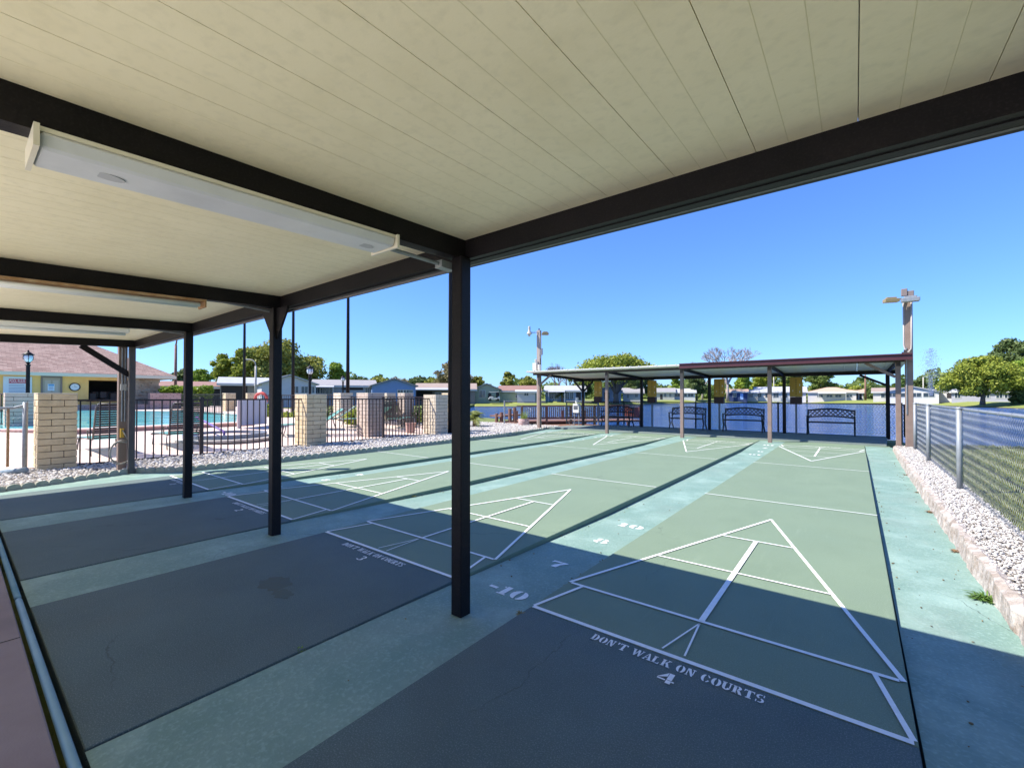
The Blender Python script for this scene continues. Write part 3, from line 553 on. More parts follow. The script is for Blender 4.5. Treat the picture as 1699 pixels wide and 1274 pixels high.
for k in range(6): m.beam((-W_,-.19+k*.066,.425),(W_,-.19+k*.066,.425),.045,.03)
m.tube([(-W_,-.22,.415),(W_,-.22,.415)],.018,6).tube([(-W_,.13,.42),(W_,.13,.42)],.015,6); m.build('seat', M_bench, bn)
for s in (-1,1):
    m = MB(); X = s*W_
    m.tube([(X,-.25,0),(X,-.21,.10),(X,-.13,.22),(X,-.20,.34),(X,-.23,.42),(X,-.25,.55),(X,-.24,.63)],.026,6)
    m.tube([(X,.28,0),(X,.23,.10),(X,.10,.22),(X,.13,.38),(X,.16,.60),(X,.21,.84)],.026,6)
    m.tube([(X,-.27,.63),(X,-.05,.645),(X,.17,.62)],.026,6); m.tube([(X,-.13,.22),(X,.10,.22)],.014,6); m.tube([(X,-.20,.42),(X,.13,.42)],.015,6)
    m.build('bench_end', M_bench, bn)
spots = [(-6.55,15.62,'black lattice bench farthest left under the far shelter in front of the dock'),(-3.62,15.74,'black lattice bench standing just left of the middle rear post by the lake'),(-1.62,15.72,'black lattice bench between the middle rear post and the third yellow scoreboard'),(.98,15.95,'black lattice bench farthest right under the far shelter')]
bn.location = (spots[0][0],spots[0][1],.055); bn['label'] = spots[0][2]
for x, y, l in spots[1:]: dup(bn,(x,y,.055),0,l)

# scoreboards
sb = thing('scoreboard', '', 'scoreboard', (0,0,0), 0, 'yellow scoreboards on poles behind the benches')
M_yel = mat('scoreboard_yellow',(.50,.30,.03),(.42,.27,.06),rough=.6,scale=8,stain=(.6,.36,.05),stscale=4)
MB().box(-.19,.19,-.02,.02,1.28,1.97).build('board', M_yel, sb, bevel=.006)
for k in range(9): MB().box(-.012,.018,-.026,-.021,1.36+k*.063,1.36+k*.063+.026).build('score_mark', mat('mark_dark',(.04,.03,.02),rough=.7), sb)
for z in (1.42,1.66): MB().box(.10,.125,-.026,-.021,z,z+.07).build('score_peg', mat('peg_white',(.7,.68,.6),rough=.6), sb)
MB().box(-.10,-.085,-.026,-.021,1.46,1.53).build('score_peg', MATS['peg_white'], sb)
MB().box(-.175,.175,-.10,.10,1.02,1.275).build('marker_box', mat('dark_box',(.03,.013,.013),(.05,.02,.02),rough=.6,scale=7), sb, bevel=.008)
MB().box(-.03,.03,-.03,.03,0,1.02).build('pole', mat('grey_pole',(.16,.18,.22),rough=.5), sb)
sbx = [(-7.60,15.9,'leftmost yellow scoreboard on a pole behind the bench by the dock'),(-5.14,16.0,'yellow scoreboard just right of the second dark rear post from the left'),(-2.50,16.0,'yellow scoreboard between the two middle benches beside the middle rear post'),(-.0,16.0,'rightmost yellow scoreboard beside the fourth rear post')]
sb.location = (sbx[0][0],sbx[0][1],.05); sb['label'] = sbx[0][2]
for x, y, l in sbx[1:]: dup(sb,(x,y,.05),0,l)

# ------------------------------------------------------------------ chain link fences
def mesh_wires(o, d, length, height, p, r):
    """zigzag wires as triangular tubes; o origin, d unit direction"""
    nx = int(length/p); nz = int(height/p); V = []; F = []
    o = np.array(o, float); d = np.array([d[0],d[1],0.]); nrm = np.array([-d[1],d[0],0.])
    k = np.arange(nz+1); off = [(0,r),(-.87*r,-.5*r),(.87*r,-.5*r)]
    for i in range(nx):
        s = (i+(k%2))*p; z = k*p
        base = o+s[:,None]*d+np.stack([0*z,0*z,z],1)+((k%2)*2-1)[:,None]*nrm*r*.2
        ring = np.stack([base+nrm*a+np.array([0,0,b]) for a,b in off],1)      # (nz+1,3,3)
        n0 = i*(nz+1)*3; V.append(ring.reshape(-1,3)); q = np.arange(nz)*3+n0
        for a in range(3):
            b = (a+1)%3; F.append(np.stack([q+a,q+b,q+b+3,q+a+3],1))
    return np.concatenate(V), np.concatenate(F)
cf = thing('chain_link_fence', 'silver galvanised chain link fence running along the right side of the courts', 'fence', (2.8,6,0))
V, F = mesh_wires((2.79,-2.9,.09), (0,1), 15.2, 1.07, .055, .0024); V -= np.array(cf.location)
npmesh('mesh_fabric', V, F, M_galv, cf)
for y in (-3.0,-.1,3.02,6.15,9.4,11.8):
    MB().tube([(2.752,y,-.1),(2.752,y,1.17)],.031,10).lathe([(.032,1.165),(.037,1.17),(.037,1.185),(0,1.20)],(2.752,y,0),10).build('fence_post', M_galv, cf, world=True, smooth=True)
MB().tube([(2.81,-3,1.165),(2.81,12.35,1.165)],.019,8).build('top_rail', M_galv, cf, world=True, smooth=True)
y = -2.8
while y < 12.3: MB().tube([(2.786,y,1.135),(2.788,y+.004,1.180),(2.81,y+.01,1.190),(2.834,y+.02,1.178),(2.832,y+.03,1.15)],.0022,4).build('tie_wire', M_galv, cf, world=True); y += .47
df = thing('chain_link_fence', 'dark green chain link fence behind the benches along the lake edge', 'fence', (-3,16.4,0))
M_dg = mat('dark_green_wire',(.015,.03,.028),rough=.5)
V, F = mesh_wires((-9.6,16.42,.08), (1,0), 12.3, 1.02, .085, .0105); V -= np.array(df.location); npmesh('mesh_fabric', V, F, M_dg, df)
MB().tube([(-9.6,16.42,1.10),(2.8,16.42,1.10)],.02,6).build('top_rail', M_dg, df, world=True)
for x in (-9.6,-6.6,-3.5,-.6,2.8): MB().tube([(x,16.45,-.3),(x,16.45,1.14)],.03,8).build('fence_post', M_dg, df, world=True)
V, F = mesh_wires((2.84,12.5,.08), (0,1), 3.9, 1.02, .062, .004); V -= np.array(df.location); npmesh('return_fabric', V, F, M_dg, df)
MB().box(2.56,2.62,13.2,13.26,-.1,1.15).build('gate_post', M_dg, df, world=True)
lf = thing('chain_link_fence', 'short silver chain link fence left of the nearest block pillar', 'fence', (-10,-2.5,0))
V, F = mesh_wires((-9.98,-5.0,.1), (0,1), 3.5, 1.0, .06, .003); V -= np.array(lf.location); npmesh('mesh_fabric', V, F, M_galv, lf)
MB().tube([(-9.98,-5,1.14),(-9.98,-1.62,1.14),(-9.98,-1.50,1.18)],.02,8).build('top_rail', M_galv, lf, world=True)
MB().tube([(-9.98,-1.48,-.1),(-9.98,-1.48,1.24)],.035,10).build('fence_post', M_galv, lf, world=True, smooth=True)
MB().tube([(-9.98,-1.68,.12),(-9.98,-1.68,1.14)],.018,8).build('gate_upright', M_rust, lf, world=True, smooth=True)
tag(MB().tube([(-9.6,-1.75,.07),(-9.25,-1.52,.12)],.05,10).build('drain_pipe', mat('slate_plastic',(.2,.25,.28),rough=.5), smooth=True), 'short grey blue drain pipe lying on gravel beside the nearest pillar', 'pipe')
# a gate-like bit of chain link left of the dock
gf = thing('chain_link_fence', 'low pale chain link fence panel left of the far shelter behind the barrel planter', 'fence', (-11,17.2,0))
a = PD(837,700,20.6); b_ = PD(905,700,21.6); dd = Vector((b_.x-a.x,b_.y-a.y,0)); ln = dd.length; dd.normalize()
V, F = mesh_wires((a.x,a.y,.05), (dd.x,dd.y), ln, .95, .07, .0035); V -= np.array(gf.location); npmesh('mesh_fabric', V, F, M_dg, gf)
MB().tube([(a.x,a.y,-.1),(a.x,a.y,1.16)],.035,8).tube([(a.x,a.y,1.12),(b_.x,b_.y,1.08)],.022,8).build('frame', M_galv, gf, world=True)

# ------------------------------------------------------------------ light poles at the far end
def floodlamp(par, p, rz, col, sz=(.30,.16,.09)):
    MB().cbox(p, sz, rz).cbox((p[0],p[1],p[2]+sz[2]*.7), (sz[0]*.7,sz[1]*.6,sz[2]*.5), rz).build('floodlight', col, par, world=True, bevel=.01)
rp = thing('light_pole', 'tall square brown light pole with two floodlights right of the far shelter', 'light pole', (2.70,12.42,0))
MB().box(2.625,2.775,12.35,12.49,-.1,3.80).build('pole', M_brown, rp, world=True, bevel=.008)
MB().tube([(2.65,12.34,.9),(2.65,12.34,2.55)],.012,6).build('conduit', M_galv, rp, world=True)
M_pvc = mat('pale_pvc',(.36,.32,.30),rough=.45)
MB().tube([(2.605,12.36,3.72),(2.605,12.36,2.62),(2.63,12.33,2.5),(2.68,12.31,2.44),(2.74,12.33,2.52),(2.745,12.335,2.65),(2.75,12.335,3.72)],.017,8).build('conduit', M_pvc, rp, world=True, smooth=True)
MB().box(2.56,2.68,12.28,12.36,3.84,4.02).box(2.68,2.80,12.30,12.42,3.80,3.96).build('junction_box', mat('taupe_box',(.20,.16,.15),rough=.5), rp, world=True, bevel=.01)
MB().tube([(2.66,12.34,3.78),(2.45,12.2,3.76)],.018,6).build('arm', M_brown, rp, world=True)
floodlamp(rp,(2.36,12.14,3.73),R(20),mat('bronze_lamp',(.24,.19,.10),rough=.5)); floodlamp(rp,(2.72,12.18,3.71),R(5),M_galv,(.34,.16,.10))
MB().box(2.60,2.66,12.30,12.36,2.25,2.50).box(2.56,2.60,12.31,12.34,2.38,2.45).build('bracket', M_dbr, rp, world=True)
q = thing('light_pole', 'weathered brown light pole with bell lamp and white meter box left of far shelter', 'light pole', (-8.66,12.72,0))
MB().box(-8.76,-8.60,12.66,12.78,-.1,4.08).build('pole', mat('weathered_post',(.27,.22,.20),(.36,.30,.27),rough=.7,scale=5,stretch=(6,6,1)), q, world=True, bevel=.006)
MB().box(-8.70,-8.66,12.70,12.74,4.08,4.16).build('pole_tip', M_dbr, q, world=True)
MB().tube([(-8.68,12.66,4.0),(-8.85,12.52,3.98),(-8.93,12.45,4.0)],.018,6).build('arm', M_galv, q, world=True)
MB().lathe([(.04,.22),(.05,.18),(.05,.02),(.07,0),(.11,-.09),(.12,-.10),(.06,-.10),(.05,-.17),(.02,-.2)],(-8.96,12.42,4.02),14).build('bell_lamp', mat('lamp_aluminium',(.34,.33,.31),rough=.35), q, world=True, smooth=True)
floodlamp(q,(-8.45,12.84,3.93),R(40),MATS['bronze_lamp'],(.28,.14,.1))
MB().box(-8.60,-8.48,12.66,12.70,3.05,3.32).build('notice_plate', mat('slate_plate',(.12,.13,.16),rough=.5), q, world=True)
MB().box(-8.88,-8.68,12.52,12.65,2.42,2.72).box(-8.62,-8.52,12.52,12.65,2.42,2.65).tube([(-8.75,12.58,2.72),(-8.75,12.58,2.88)],.04,8).build('meter_box', mat('meter_white',(.52,.48,.43),rough=.45), q, world=True, bevel=.01)
MB().tube([(-8.585,12.7,.1),(-8.585,12.7,2.9)],.012,6).build('conduit', M_dbr, q, world=True)
# utility cabinet by the dock
uc = thing('utility_cabinet', 'white utility cabinet with grey panel on a thin stand beside the left bench', 'cabinet', (-8.15,14.9,0))
MB().box(-8.30,-8.00,14.82,14.98,.62,1.02).build('cabinet', mat('cab_white',(.7,.68,.66),rough=.5), uc, world=True, bevel=.01)
MB().box(-8.26,-8.05,14.812,14.818,.76,.94).build('panel', mat('slate_screen',(.10,.11,.13),rough=.3), uc, world=True)
MB().box(-8.20,-8.08,14.86,14.96,1.05,1.30).build('upper_box', MATS['cab_white'], uc, world=True, bevel=.01)
for x in (-8.26,-8.04): MB().tube([(x,14.9,0),(x,14.9,.62)],.02,6).build('leg', M_galv, uc, world=True)
MB().tube([(-8.36+.13*math.cos(t),14.8,.20+.13*math.sin(t)) for t in np.linspace(0,11,30)],.014,6).build('hose_loop', M_pvc, uc, world=True)

# ------------------------------------------------------------------ pool enclosure
def zd(x): return float(np.interp(x,[-16,-10.6],[.45,.07]))
dk = MB(); xs = [-70,-16,-14.5,-13,-11.8,-10.6,-9.95]; ys = [-30,9.6]
for i in range(len(xs)-1):
    a, b_ = xs[i], xs[i+1]; dk.quad((a,-30,zd(a)),(b_,-30,zd(b_)),(b_,9.6,zd(b_)),(a,9.6,zd(a)))
    dk.quad((a,9.6,zd(a)),(b_,9.6,zd(b_)),(b_,9.6,-.3),(a,9.6,-.3))
dk.quad((-9.95,-30,.07),(-9.95,-30,-.1),(-9.95,9.6,-.1),(-9.95,9.6,.07))
dk.quad((-70,9.6,.45),(-16,9.6,.45),(-16,13,.45),(-70,13,.45)); dk.quad((-16,9.6,.45),(-16,9.6,-.5),(-16,13,-.5),(-16,13,.45)); dk.quad((-16,13,.45),(-16,13,-.5),(-70,13,-.5),(-70,13,.45))
struct('pool_deck', dk, M_deck)
pw = bpy.data.materials.new('pool_water'); pw.use_nodes = True; n_ = pw.node_tree.nodes; b = n_['Principled BSDF']; L = pw.node_tree.links
b.inputs['Base Color'].default_value = (.10,.50,.56,1); b.inputs['Roughness'].default_value = .08
vt = n_.new('ShaderNodeTexVoronoi'); vt.inputs['Scale'].default_value = 1.3; vt.feature = 'SMOOTH_F1'; tcc = n_.new('ShaderNodeTexCoord'); L.new(tcc.outputs['Object'], vt.inputs['Vector'])
cr = n_.new('ShaderNodeValToRGB'); cr.color_ramp.elements[0].color = (.06,.50,.56,1); cr.color_ramp.elements[1].color = (.30,.80,.80,1); L.new(vt.outputs['Distance'], cr.inputs[0]); L.new(cr.outputs[0], b.inputs['Base Color'])
bp = n_.new('ShaderNodeBump'); bp.inputs['Strength'].default_value = .4; bp.inputs['Distance'].default_value = .1; L.new(vt.outputs['Distance'], bp.inputs['Height']); L.new(bp.outputs[0], b.inputs['Normal'])
def px(u, v, z): p = PA(u, v, 2, z); return (p.x, p.y)
pool = [px(-60,712,.45),px(127,711,.45),px(277,704.6,.45),px(392,700,.45),px(393,688,.45),px(330,683,.45),px(127,681,.45),px(-60,681,.45)]
def grow(P, k):
    cx = sum(p[0] for p in P)/len(P); cy = sum(p[1] for p in P)/len(P)
    out = []
    for x, y in P:
        d = Vector((x-cx,y-cy)); d = d*(1+k/d.length); out.append((cx+d.x,cy+d.y))
    return out
struct('pool_coping', MB().prism(grow(pool,.45), .2, .462), mat('coping',(.55,.50,.46),rough=.7))
struct('pool_tile_band', MB().prism(grow(pool,.9), .2, .456), mat('brick_band',(.36,.20,.16),(.42,.25,.2),rough=.8,scale=6))
struct('pool_water', MB().prism(pool, .2, .470), pw)
# spa: raised curved rim
sp_c = PA(385,718,2,.34); sc = (sp_c.x-.4, sp_c.y)
sp_ = thing('spa', 'raised round spa with grey tile rim beyond the fence near the partition', 'spa', (sc[0],sc[1],.2))
MB().lathe([(1.15,-.2),(1.15,.02),(1.26,.02),(1.26,.07),(1.0,.07),(1.0,0)],(sc[0],sc[1],.14),36).build('rim', M_conc, sp_, world=True)
MB().lathe([(1.01,0),(1.01,.16),(.92,.16),(.92,0)],(sc[0],sc[1],.16),36).build('tile_band', mat('blue_tile',(.10,.14,.22),(.25,.28,.3),rough=.3,scale=30), sp_, world=True)
hr = thing('handrail', 'blue and purple wrapped handrail sloping down into the spa', 'handrail', (sc[0],sc[1],.2))
a = PD(326,692,13.2); c = PD(372,716,11.9)
MB().tube([tuple(a),tuple((a+c)/2),tuple(c),(c.x,c.y,.2)],.03,8).build('rail', mat('purple_wrap',(.10,.07,.28),(.22,.12,.3),rough=.6,scale=8), hr, world=True, smooth=True)
# partition
pt = thing('pool_partition', 'pale grey slatted screen standing between spa and pool', 'screen', tuple(PD(418,706,14.5)))
a = PD(396,707,14.2); c = PD(442,707,15.2); zt = PD(418,664,14.7).z; k = 9
for i in range(k):
    p0 = a.lerp(c,i/k); p1 = a.lerp(c,(i+.93)/k); MB().beam((p0.x,p0.y,(zt+.4)/2),(p1.x,p1.y,(zt+.4)/2),.05,zt-.4).build('slat', mat('pale_grey_board',(.48,.48,.52),rough=.6), pt, world=True)
MB().tube([(a.x,a.y,.3),(a.x,a.y,zt)],.05,6).build('post', mat('pinkish_post',(.5,.42,.4),rough=.6), pt, world=True)
lr = PD(433,661.5,15.3); m = MB(); pts = [(lr.x+.20*math.cos(t)*_R.x, lr.y+.20*math.cos(t)*_R.y, lr.z+.20*math.sin(t)) for t in np.linspace(0,2*math.pi,20)]
tag(m.tube(pts,.05,8).build('life_ring', mat('ring_red',(.55,.07,.05),(.6,.12,.1),rough=.5,scale=4), smooth=True), 'red life ring hung on top of the pale grey pool screen', 'life ring')

# block pillars
def pillar(x0, x1, y0, y1, z0, h, label, m=M_brick, group='pale block pillars of the pool fence'):
    t = thing('block_pillar', label, 'pillar', ((x0+x1)/2,(y0+y1)/2,z0), 0, group)
    MB().box(x0+.014,x1-.014,y0+.014,y1-.014,z0-.1,z0+h-.01).build('mortar_core', M_mortar, t, world=True)
    nr = max(4, round(h/.112)); ch = h/nr; mb = MB(); rr = random.Random(int(x0*100+y0*10))
    for r_ in range(nr):
        za = z0+r_*ch+.004; zb = z0+(r_+1)*ch-.005; o = .27 if r_ % 2 else .0
        for ax in (0, 1):
            a0, a1 = (y0, y1) if ax == 0 else (x0, x1); cuts = [a0]; s = .27 if r_ % 2 == ax else a1-a0-.27
            if a1-a0 > .4: cuts.append(a0+s if r_ % 2 else a0+(a1-a0-s))
            cuts = sorted(set([a0, a0+(.17 if (r_+ax) % 2 else (a1-a0)-.17), a1]))
            for i in range(len(cuts)-1):
                c0 = cuts[i]+(.004 if i else 0); c1 = cuts[i+1]-(.004 if i < len(cuts)-2 else 0); j = rr.uniform(-.004,.006)
                if ax == 0:
                    mb.box(x1-.05, x1+j, c0, c1, za, zb); mb.box(x0-j, x0+.05, c0, c1, za, zb)
                else:
                    e0 = c0+.051 if i == 0 else c0; e1 = c1-.051 if i == len(cuts)-2 else c1
                    if e1 > e0: mb.box(e0, e1, y0-j, y0+.05, za, zb); mb.box(e0, e1, y1-.05, y1+j, za, zb)
    mb.build('blockwork', m, t, world=True, bevel=.006)
    MB().box(x0-.004,x1+.004,y0-.004,y1+.004,z0+h-.008,z0+h+.012).build('cap', mat('cap_mortar',(.46,.40,.31),(.56,.5,.4),rough=.9,scale=8), t, world=True, bevel=.006)
    return t
pillar(-10.22,-9.62,-1.36,-.86,.02,1.37,'nearest block pillar with yellowish face at the left end of the iron fence')
pillar(-10.22,-9.58,3.40,3.95,.02,1.37,'block pillar in the middle of the near iron fence with bar shadows on its side')
M_tan = mat('tan_block',(.56,.47,.35),(.66,.57,.45),rough=.9,scale=4,bump=.5,bscale=50,stain=(.3,.2,.12),stscale=4)
pillar(-10.15,-9.52,7.80,8.36,.02,1.37,'block pillar at the right end of the near iron fence beside the tall post',M_tan)
def far_pillar(u0, u1, d, label, m=M_tan, h=1.42, s=.55):
    p = PD((u0+u1)/2,656,d); z = zd(p.x) if p.y < 9.6 or p.x < -16 else -.04
    top = PD((u0+u1)/2,652.5,d).z; return pillar(p.x-s/2,p.x+s/2,p.y-s/2,p.y+s/2,z,top-z,label,m)
M_pinkb = mat('pink_shade_block',(.46,.36,.29),(.54,.44,.36),rough=.9,scale=4,bump=.4,bscale=50)  # pinkish block, mauve-brown in part from shade put into the colour
far_pillar(16,50,13.2,'mauve shaded block pillar just behind the nearest pillar',M_pinkb,s=.62)
far_pillar(369,391,27,'small block pillar beyond the pool left of the slatted screen',M_brick)
far_pillar(407,424,27,'small block pillar directly behind the slatted screen',M_brick)
far_pillar(559,580,18,'distant block pillar below the tall black pole right of the middle pillar')
far_pillar(600,630,14.2,'wide brown sided block pillar behind the green loungers',M_pinkb,s=.62)
far_pillar(638,650,19,'narrow distant block pillar right of the brown sided one',M_tan,s=.45)
far_pillar(666,680,18,'distant block pillar behind the potted tub inside the fence',M_pinkb,s=.45)
far_pillar(742,756,16.2,'block pillar half hidden behind the tall nearest black post',M_brick,s=.5)

# iron fences
def iron_fence(p, q, zb, zt, label, n=None, posts=(), name='iron_fence', step=.115, m=M_iron, bar=.021):
    p = Vector(p); q = Vector(q); d = q-p; l = d.length; t = thing(name, label, 'fence', (p.x,p.y,0)); d.normalize(); n = min(99, int(l/step))
    MB().beam((p.x,p.y,zt),(q.x,q.y,zt),.04,.035).build('top_rail', m, t, world=True)
    MB().beam((p.x,p.y,zb),(q.x,q.y,zb),.03,.03).build('bottom_rail', m, t, world=True)
    st = l/n
    me = MB().box(-bar/2,bar/2,-bar/2,bar/2,zb+.016,zt-.018); b0 = None
    for i in range(n):
        c = p+d*(st*(i+.5))
        if b0 is None: b0 = me.build('baluster', m, t); b0.location = (c.x-p.x,c.y-p.y,0)
        else: b = b0.copy(); COL.objects.link(b); b.parent = t; b.location = (c.x-p.x,c.y-p.y,0)
    for s in posts:
        c = p+d*s; MB().cbox((c.x,c.y,zt/2),(.06,.06,zt+.06)).cbox((c.x,c.y,zt+.045),(.075,.075,.03)).build('post', m, t, world=True)
    return t
iron_fence((-9.86,-.86,0),(-9.86,3.40,0),.06,1.27,'long dark iron fence between the nearest and middle block pillars',posts=(2.02,),step=.135)
iron_fence((-9.86,3.95,0),(-9.86,7.80,0),.06,1.27,'dark iron fence between the middle and right block pillars',posts=(2.0,),step=.12)
a = PD(-80,656,15); b_ = PD(14,656,13.3)
iron_fence((a.x,a.y,0),(b_.x,b_.y,0),.5,1.42,'short iron fence at the far left behind the silver chain link',step=.3)
a = PD(425,656,21.3); b_ = PD(560,656,18)
iron_fence((a.x,a.y,0),(b_.x,b_.y,0),.5,1.40,'far iron fence beyond the loungers between distant pillars',step=.16)
a = PD(580,656,18); b_ = PD(742,656,16.2)
iron_fence((a.x,a.y,0),(b_.x,b_.y,0),.1,1.32,'far iron fence closing the right side of the pool enclosure',step=.16)
a = PD(300,656,24); b_ = PD(371,656,21)
iron_fence((a.x,a.y,0),(b_.x,b_.y,0),.5,1.45,'far iron fence in front of the hedge beyond the pool',step=.16)

# ------------------------------------------------------------------ chaise longues
M_strapb = mat('black_strap',(.015,.017,.018),rough=.5); M_strapg = mat('green_strap',(.10,.30,.25),(.13,.36,.30),rough=.5,scale=5)
M_frame = mat('bronze_frame',(.07,.06,.055),rough=.4); M_framel = mat('grey_frame',(.12,.115,.11),rough=.4)
def make_chaise(back_deg, backm, label):
    t = thing('sun_lounger', label, 'sun lounger', (0,0,0), 0, 'strap sun loungers on the pool deck')
    a = R(back_deg); hw = .31; sl_ = 1.25; zb = .36
    m = MB(); bxp, bzp = math.cos(a)*.78, math.sin(a)*.78
    for s in (-hw,hw): m.tube([(0,s,zb),(sl_*.6,s,zb),(sl_-.08,s,zb-.02),(sl_,s,zb-.05)],.016,6)
    m.tube([(sl_,-hw,zb-.05),(sl_,hw,zb-.05)],.016,6); m.build('frame', M_framel, t, smooth=True)
    m = MB(); 
    for s in (-hw,hw): m.tube([(0,s,zb),(-bxp*.9,s,zb+bzp*.9),(-bxp,s*.88,zb+bzp)],.016,6)
    m.tube([(-bxp,-hw*.88,zb+bzp),(-bxp,hw*.88,zb+bzp)],.016,6); m.build('back_frame', M_framel, t, smooth=True)
    m = MB(); n = 15
    for i in range(n):
        f = .04+.92*i/(n-1); x = -bxp*f; z = zb+bzp*f; m.beam((x,-hw,z),(x,hw,z),.012,.034,up=(-math.cos(a),0,math.sin(a)))
    m.build('back_straps', backm, t)
    m = MB(); n = 22
    for i in range(n): x = .04+(sl_-.1)*i/(n-1); m.beam((x,-hw,zb-.005),(x,hw,zb-.005),.044,.008)
    m.build('seat_straps', M_strapg, t)
    for x, dx in ((.12,-.10),(1.02,.08)):
        for s in (-hw,hw):
            MB().tube([(x,s,zb),(x+dx*.3,s*1.04,zb*.55),(x+dx,s*1.06,.012)],.013,6).build('leg', M_framel, t, smooth=True)
    for s in (-1,1): MB().tube([(-.06,s*hw*1.03,zb+.13),(.02,s*hw*1.12,zb+.20),(.22,s*hw*1.12,zb+.19),(.26,s*hw*1.05,zb)],.013,6).build('armrest', M_framel, t, smooth=True)
    return t
c1 = make_chaise(72, M_strapb, 'black strapped sun lounger with raised back left of the brown pole')
c1.location = (-10.9,-.16,.085); c1.rotation_euler = (0,0,R(184))
dup(c1,(-10.95,1.14,.09),R(182),'black strapped sun lounger with towel seen behind the third post from the right')
c3 = make_chaise(35, M_strapg, 'low green strapped sun lounger just right of the middle pillar'); c3.location = (-11.6,4.9,zd(-11.6)); c3.rotation_euler = (0,0,R(250))
dup(c3,(-12.6,6.0,zd(-12.6)),R(240),'green strapped sun lounger second from the middle pillar')
dup(c3,(-12.1,7.1,zd(-12.1)),R(200),'green strapped sun lounger in front of the brown sided pillar')
c4 = make_chaise(55, M_strapb, 'dark backed sun lounger behind the right half of the iron fence'); c4.location = (-11.9,7.9,zd(-11.9)); c4.rotation_euler = (0,0,R(120))
dup(c4,(-13.4,8.6,zd(-13.4)),R(150),'dark backed sun lounger farthest back among the green ones')
p = PD(681,711,15.4)
tb = thing('planter_tub', 'dusty pink fluted tub standing inside the right half of the iron fence', 'planter', (p.x,p.y,zd(p.x)))
MB().lathe([(.12,0),(.15,.02),(.17,.30),(.19,.31),(.19,.35),(.16,.35),(.15,.28)],(0,0,0),16).build('tub', mat('pink_tub',(.42,.27,.24),rough=.8), tb)
MB().lathe([(0,.27),(.15,.28),(.15,.29),(0,.30)],(0,0,0),12).build('soil', M_mulch, tb)

# ------------------------------------------------------------------ lamps and poles
def lantern(u, ytop, d, label, z0=.3):
    p = PD(u,656,d); zt = PD(u,ytop,d).z; t = thing('lantern_post', label, 'lamp post', (p.x,p.y,z0), 0, 'black lantern posts around the pool'); h = zt-z0
    MB().lathe([(.12,0),(.12,.08),(.06,.14),(.055,h-.62),(.075,h-.60),(.075,h-.57),(.05,h-.55)],(0,0,0),12).build('post', M_black, t, smooth=False)
    MB().lathe([(.03,h-.55),(.07,h-.50),(.05,h-.47)],(0,0,0),12).build('collar', M_black, t)
    MB().lathe([(.06,h-.465),(.12,h-.40),(.135,h-.30),(.12,h-.22),(.09,h-.20)],(0,0,0),14).build('globe', mat('lamp_glass',(.62,.66,.72),rough=.15,spec=.6), t, smooth=True)
    m = MB()
    for k in range(6):
        a = k*math.pi/3; m.tube([(.06*math.cos(a),.06*math.sin(a),h-.47),(.145*math.cos(a),.145*math.sin(a),h-.36),(.15*math.cos(a),.15*math.sin(a),h-.27),(.12*math.cos(a),.12*math.sin(a),h-.19)],.008,4)
    m.build('cage', M_black, t)
    MB().lathe([(.17,h-.20),(.17,h-.185),(.10,h-.13),(.05,h-.09),(.025,h-.07),(.03,h-.05),(.012,h-.02),(.004,h)],(0,0,0),14).build('cap', M_black, t, smooth=True)
lantern(46,580,16.5,'black lantern post standing in front of the yellow clubhouse')
lantern(514,604,20,'black lantern post in front of the white gabled home')
lantern(569,622,32,'small distant black lantern post left of the second tall pole',0)
def tall_pole(u, yt, d, label):
    p = PD(u,656,d); zt = PD(u,yt,d).z; t = thing('tall_light_pole', label, 'light pole', (p.x,p.y,0), 0, 'tall black light poles around the pool')
    MB().tube([(0,0,0),(0,0,zt-.12),(0,0,zt)],[.085,.06,.055],10).build('pole', M_black, t, smooth=True)
    L0 = -_R
    MB().tube([(0,0,zt-.05),(L0.x*.12,L0.y*.12,zt+.03),(L0.x*.3,L0.y*.3,zt+.04)],.03,6).cbox((L0.x*.42,L0.y*.42,zt+.03),(.32,.16,.07),YAW).build('arm', M_black, t)
tall_pole(747,446,15.4,'tall black light pole directly behind the nearest shelter post')
tall_pole(577,482,19.2,'tall black light pole with short left arm right of the middle pillar')
tall_pole(486,508,22.2,'tall black light pole whose top hides behind the gusset of the second post')
tall_pole(405,523,25,'tall black light pole farthest left behind the pool')
def street_light(u, yt, yb, d, label, m, bend=1, r=.13):
    p = PD(u,656,d); zt = PD(u,yt,d).z; zb = 0; t = thing('street_light', label, 'street light', (p.x,p.y,zb)); D = _R*bend
    MB().tube([(0,0,0),(0,0,zt-.9)],[r,r*.8],8).build('pole', m, t, smooth=True)
    MB().tube([(0,0,zt-.95),(D.x*.1,D.y*.1,zt-.4),(D.x*.45,D.y*.45,zt-.08),(D.x*.9,D.y*.9,zt)],[.07,.06,.05,.05],6).build('arm', m, t, smooth=True)
    MB().cbox((D.x*1.15,D.y*1.15,zt-.03),(.6,.22,.12),YAW).build('lamp_head', M_galv, t, bevel=.03)
street_light(291,556,660,40,'wooden street light with cobra head beyond the clubhouse roof corner',M_wood)
street_light(424,596,625,58,'pale curved street light in front of the big oak',M_conc,-1,.16)
def util_pole(u, yt, d, label, m=M_wood, r=.14):
    p = PD(u,656,d); zt = PD(u,yt,d).z; t = thing('utility_pole', label, 'pole', (p.x,p.y,.1))
    MB().tube([(0,0,0),(0,0,zt)],[r,r*.7],8).build('shaft', m, t, smooth=True)
    MB().cbox((0,0,zt+.05),(.3,.3,.12)).build('cap', M_galv, t)
util_pole(1436,623,120,'brown utility pole among the palms across the lake',M_wood,.25)
util_pole(1532,626,150,'pale thin pole above the wooded rise across the lake',M_conc,.2)
util_pole(1284,625,135,'pale pole above the long white home across the lake',M_conc,.15)

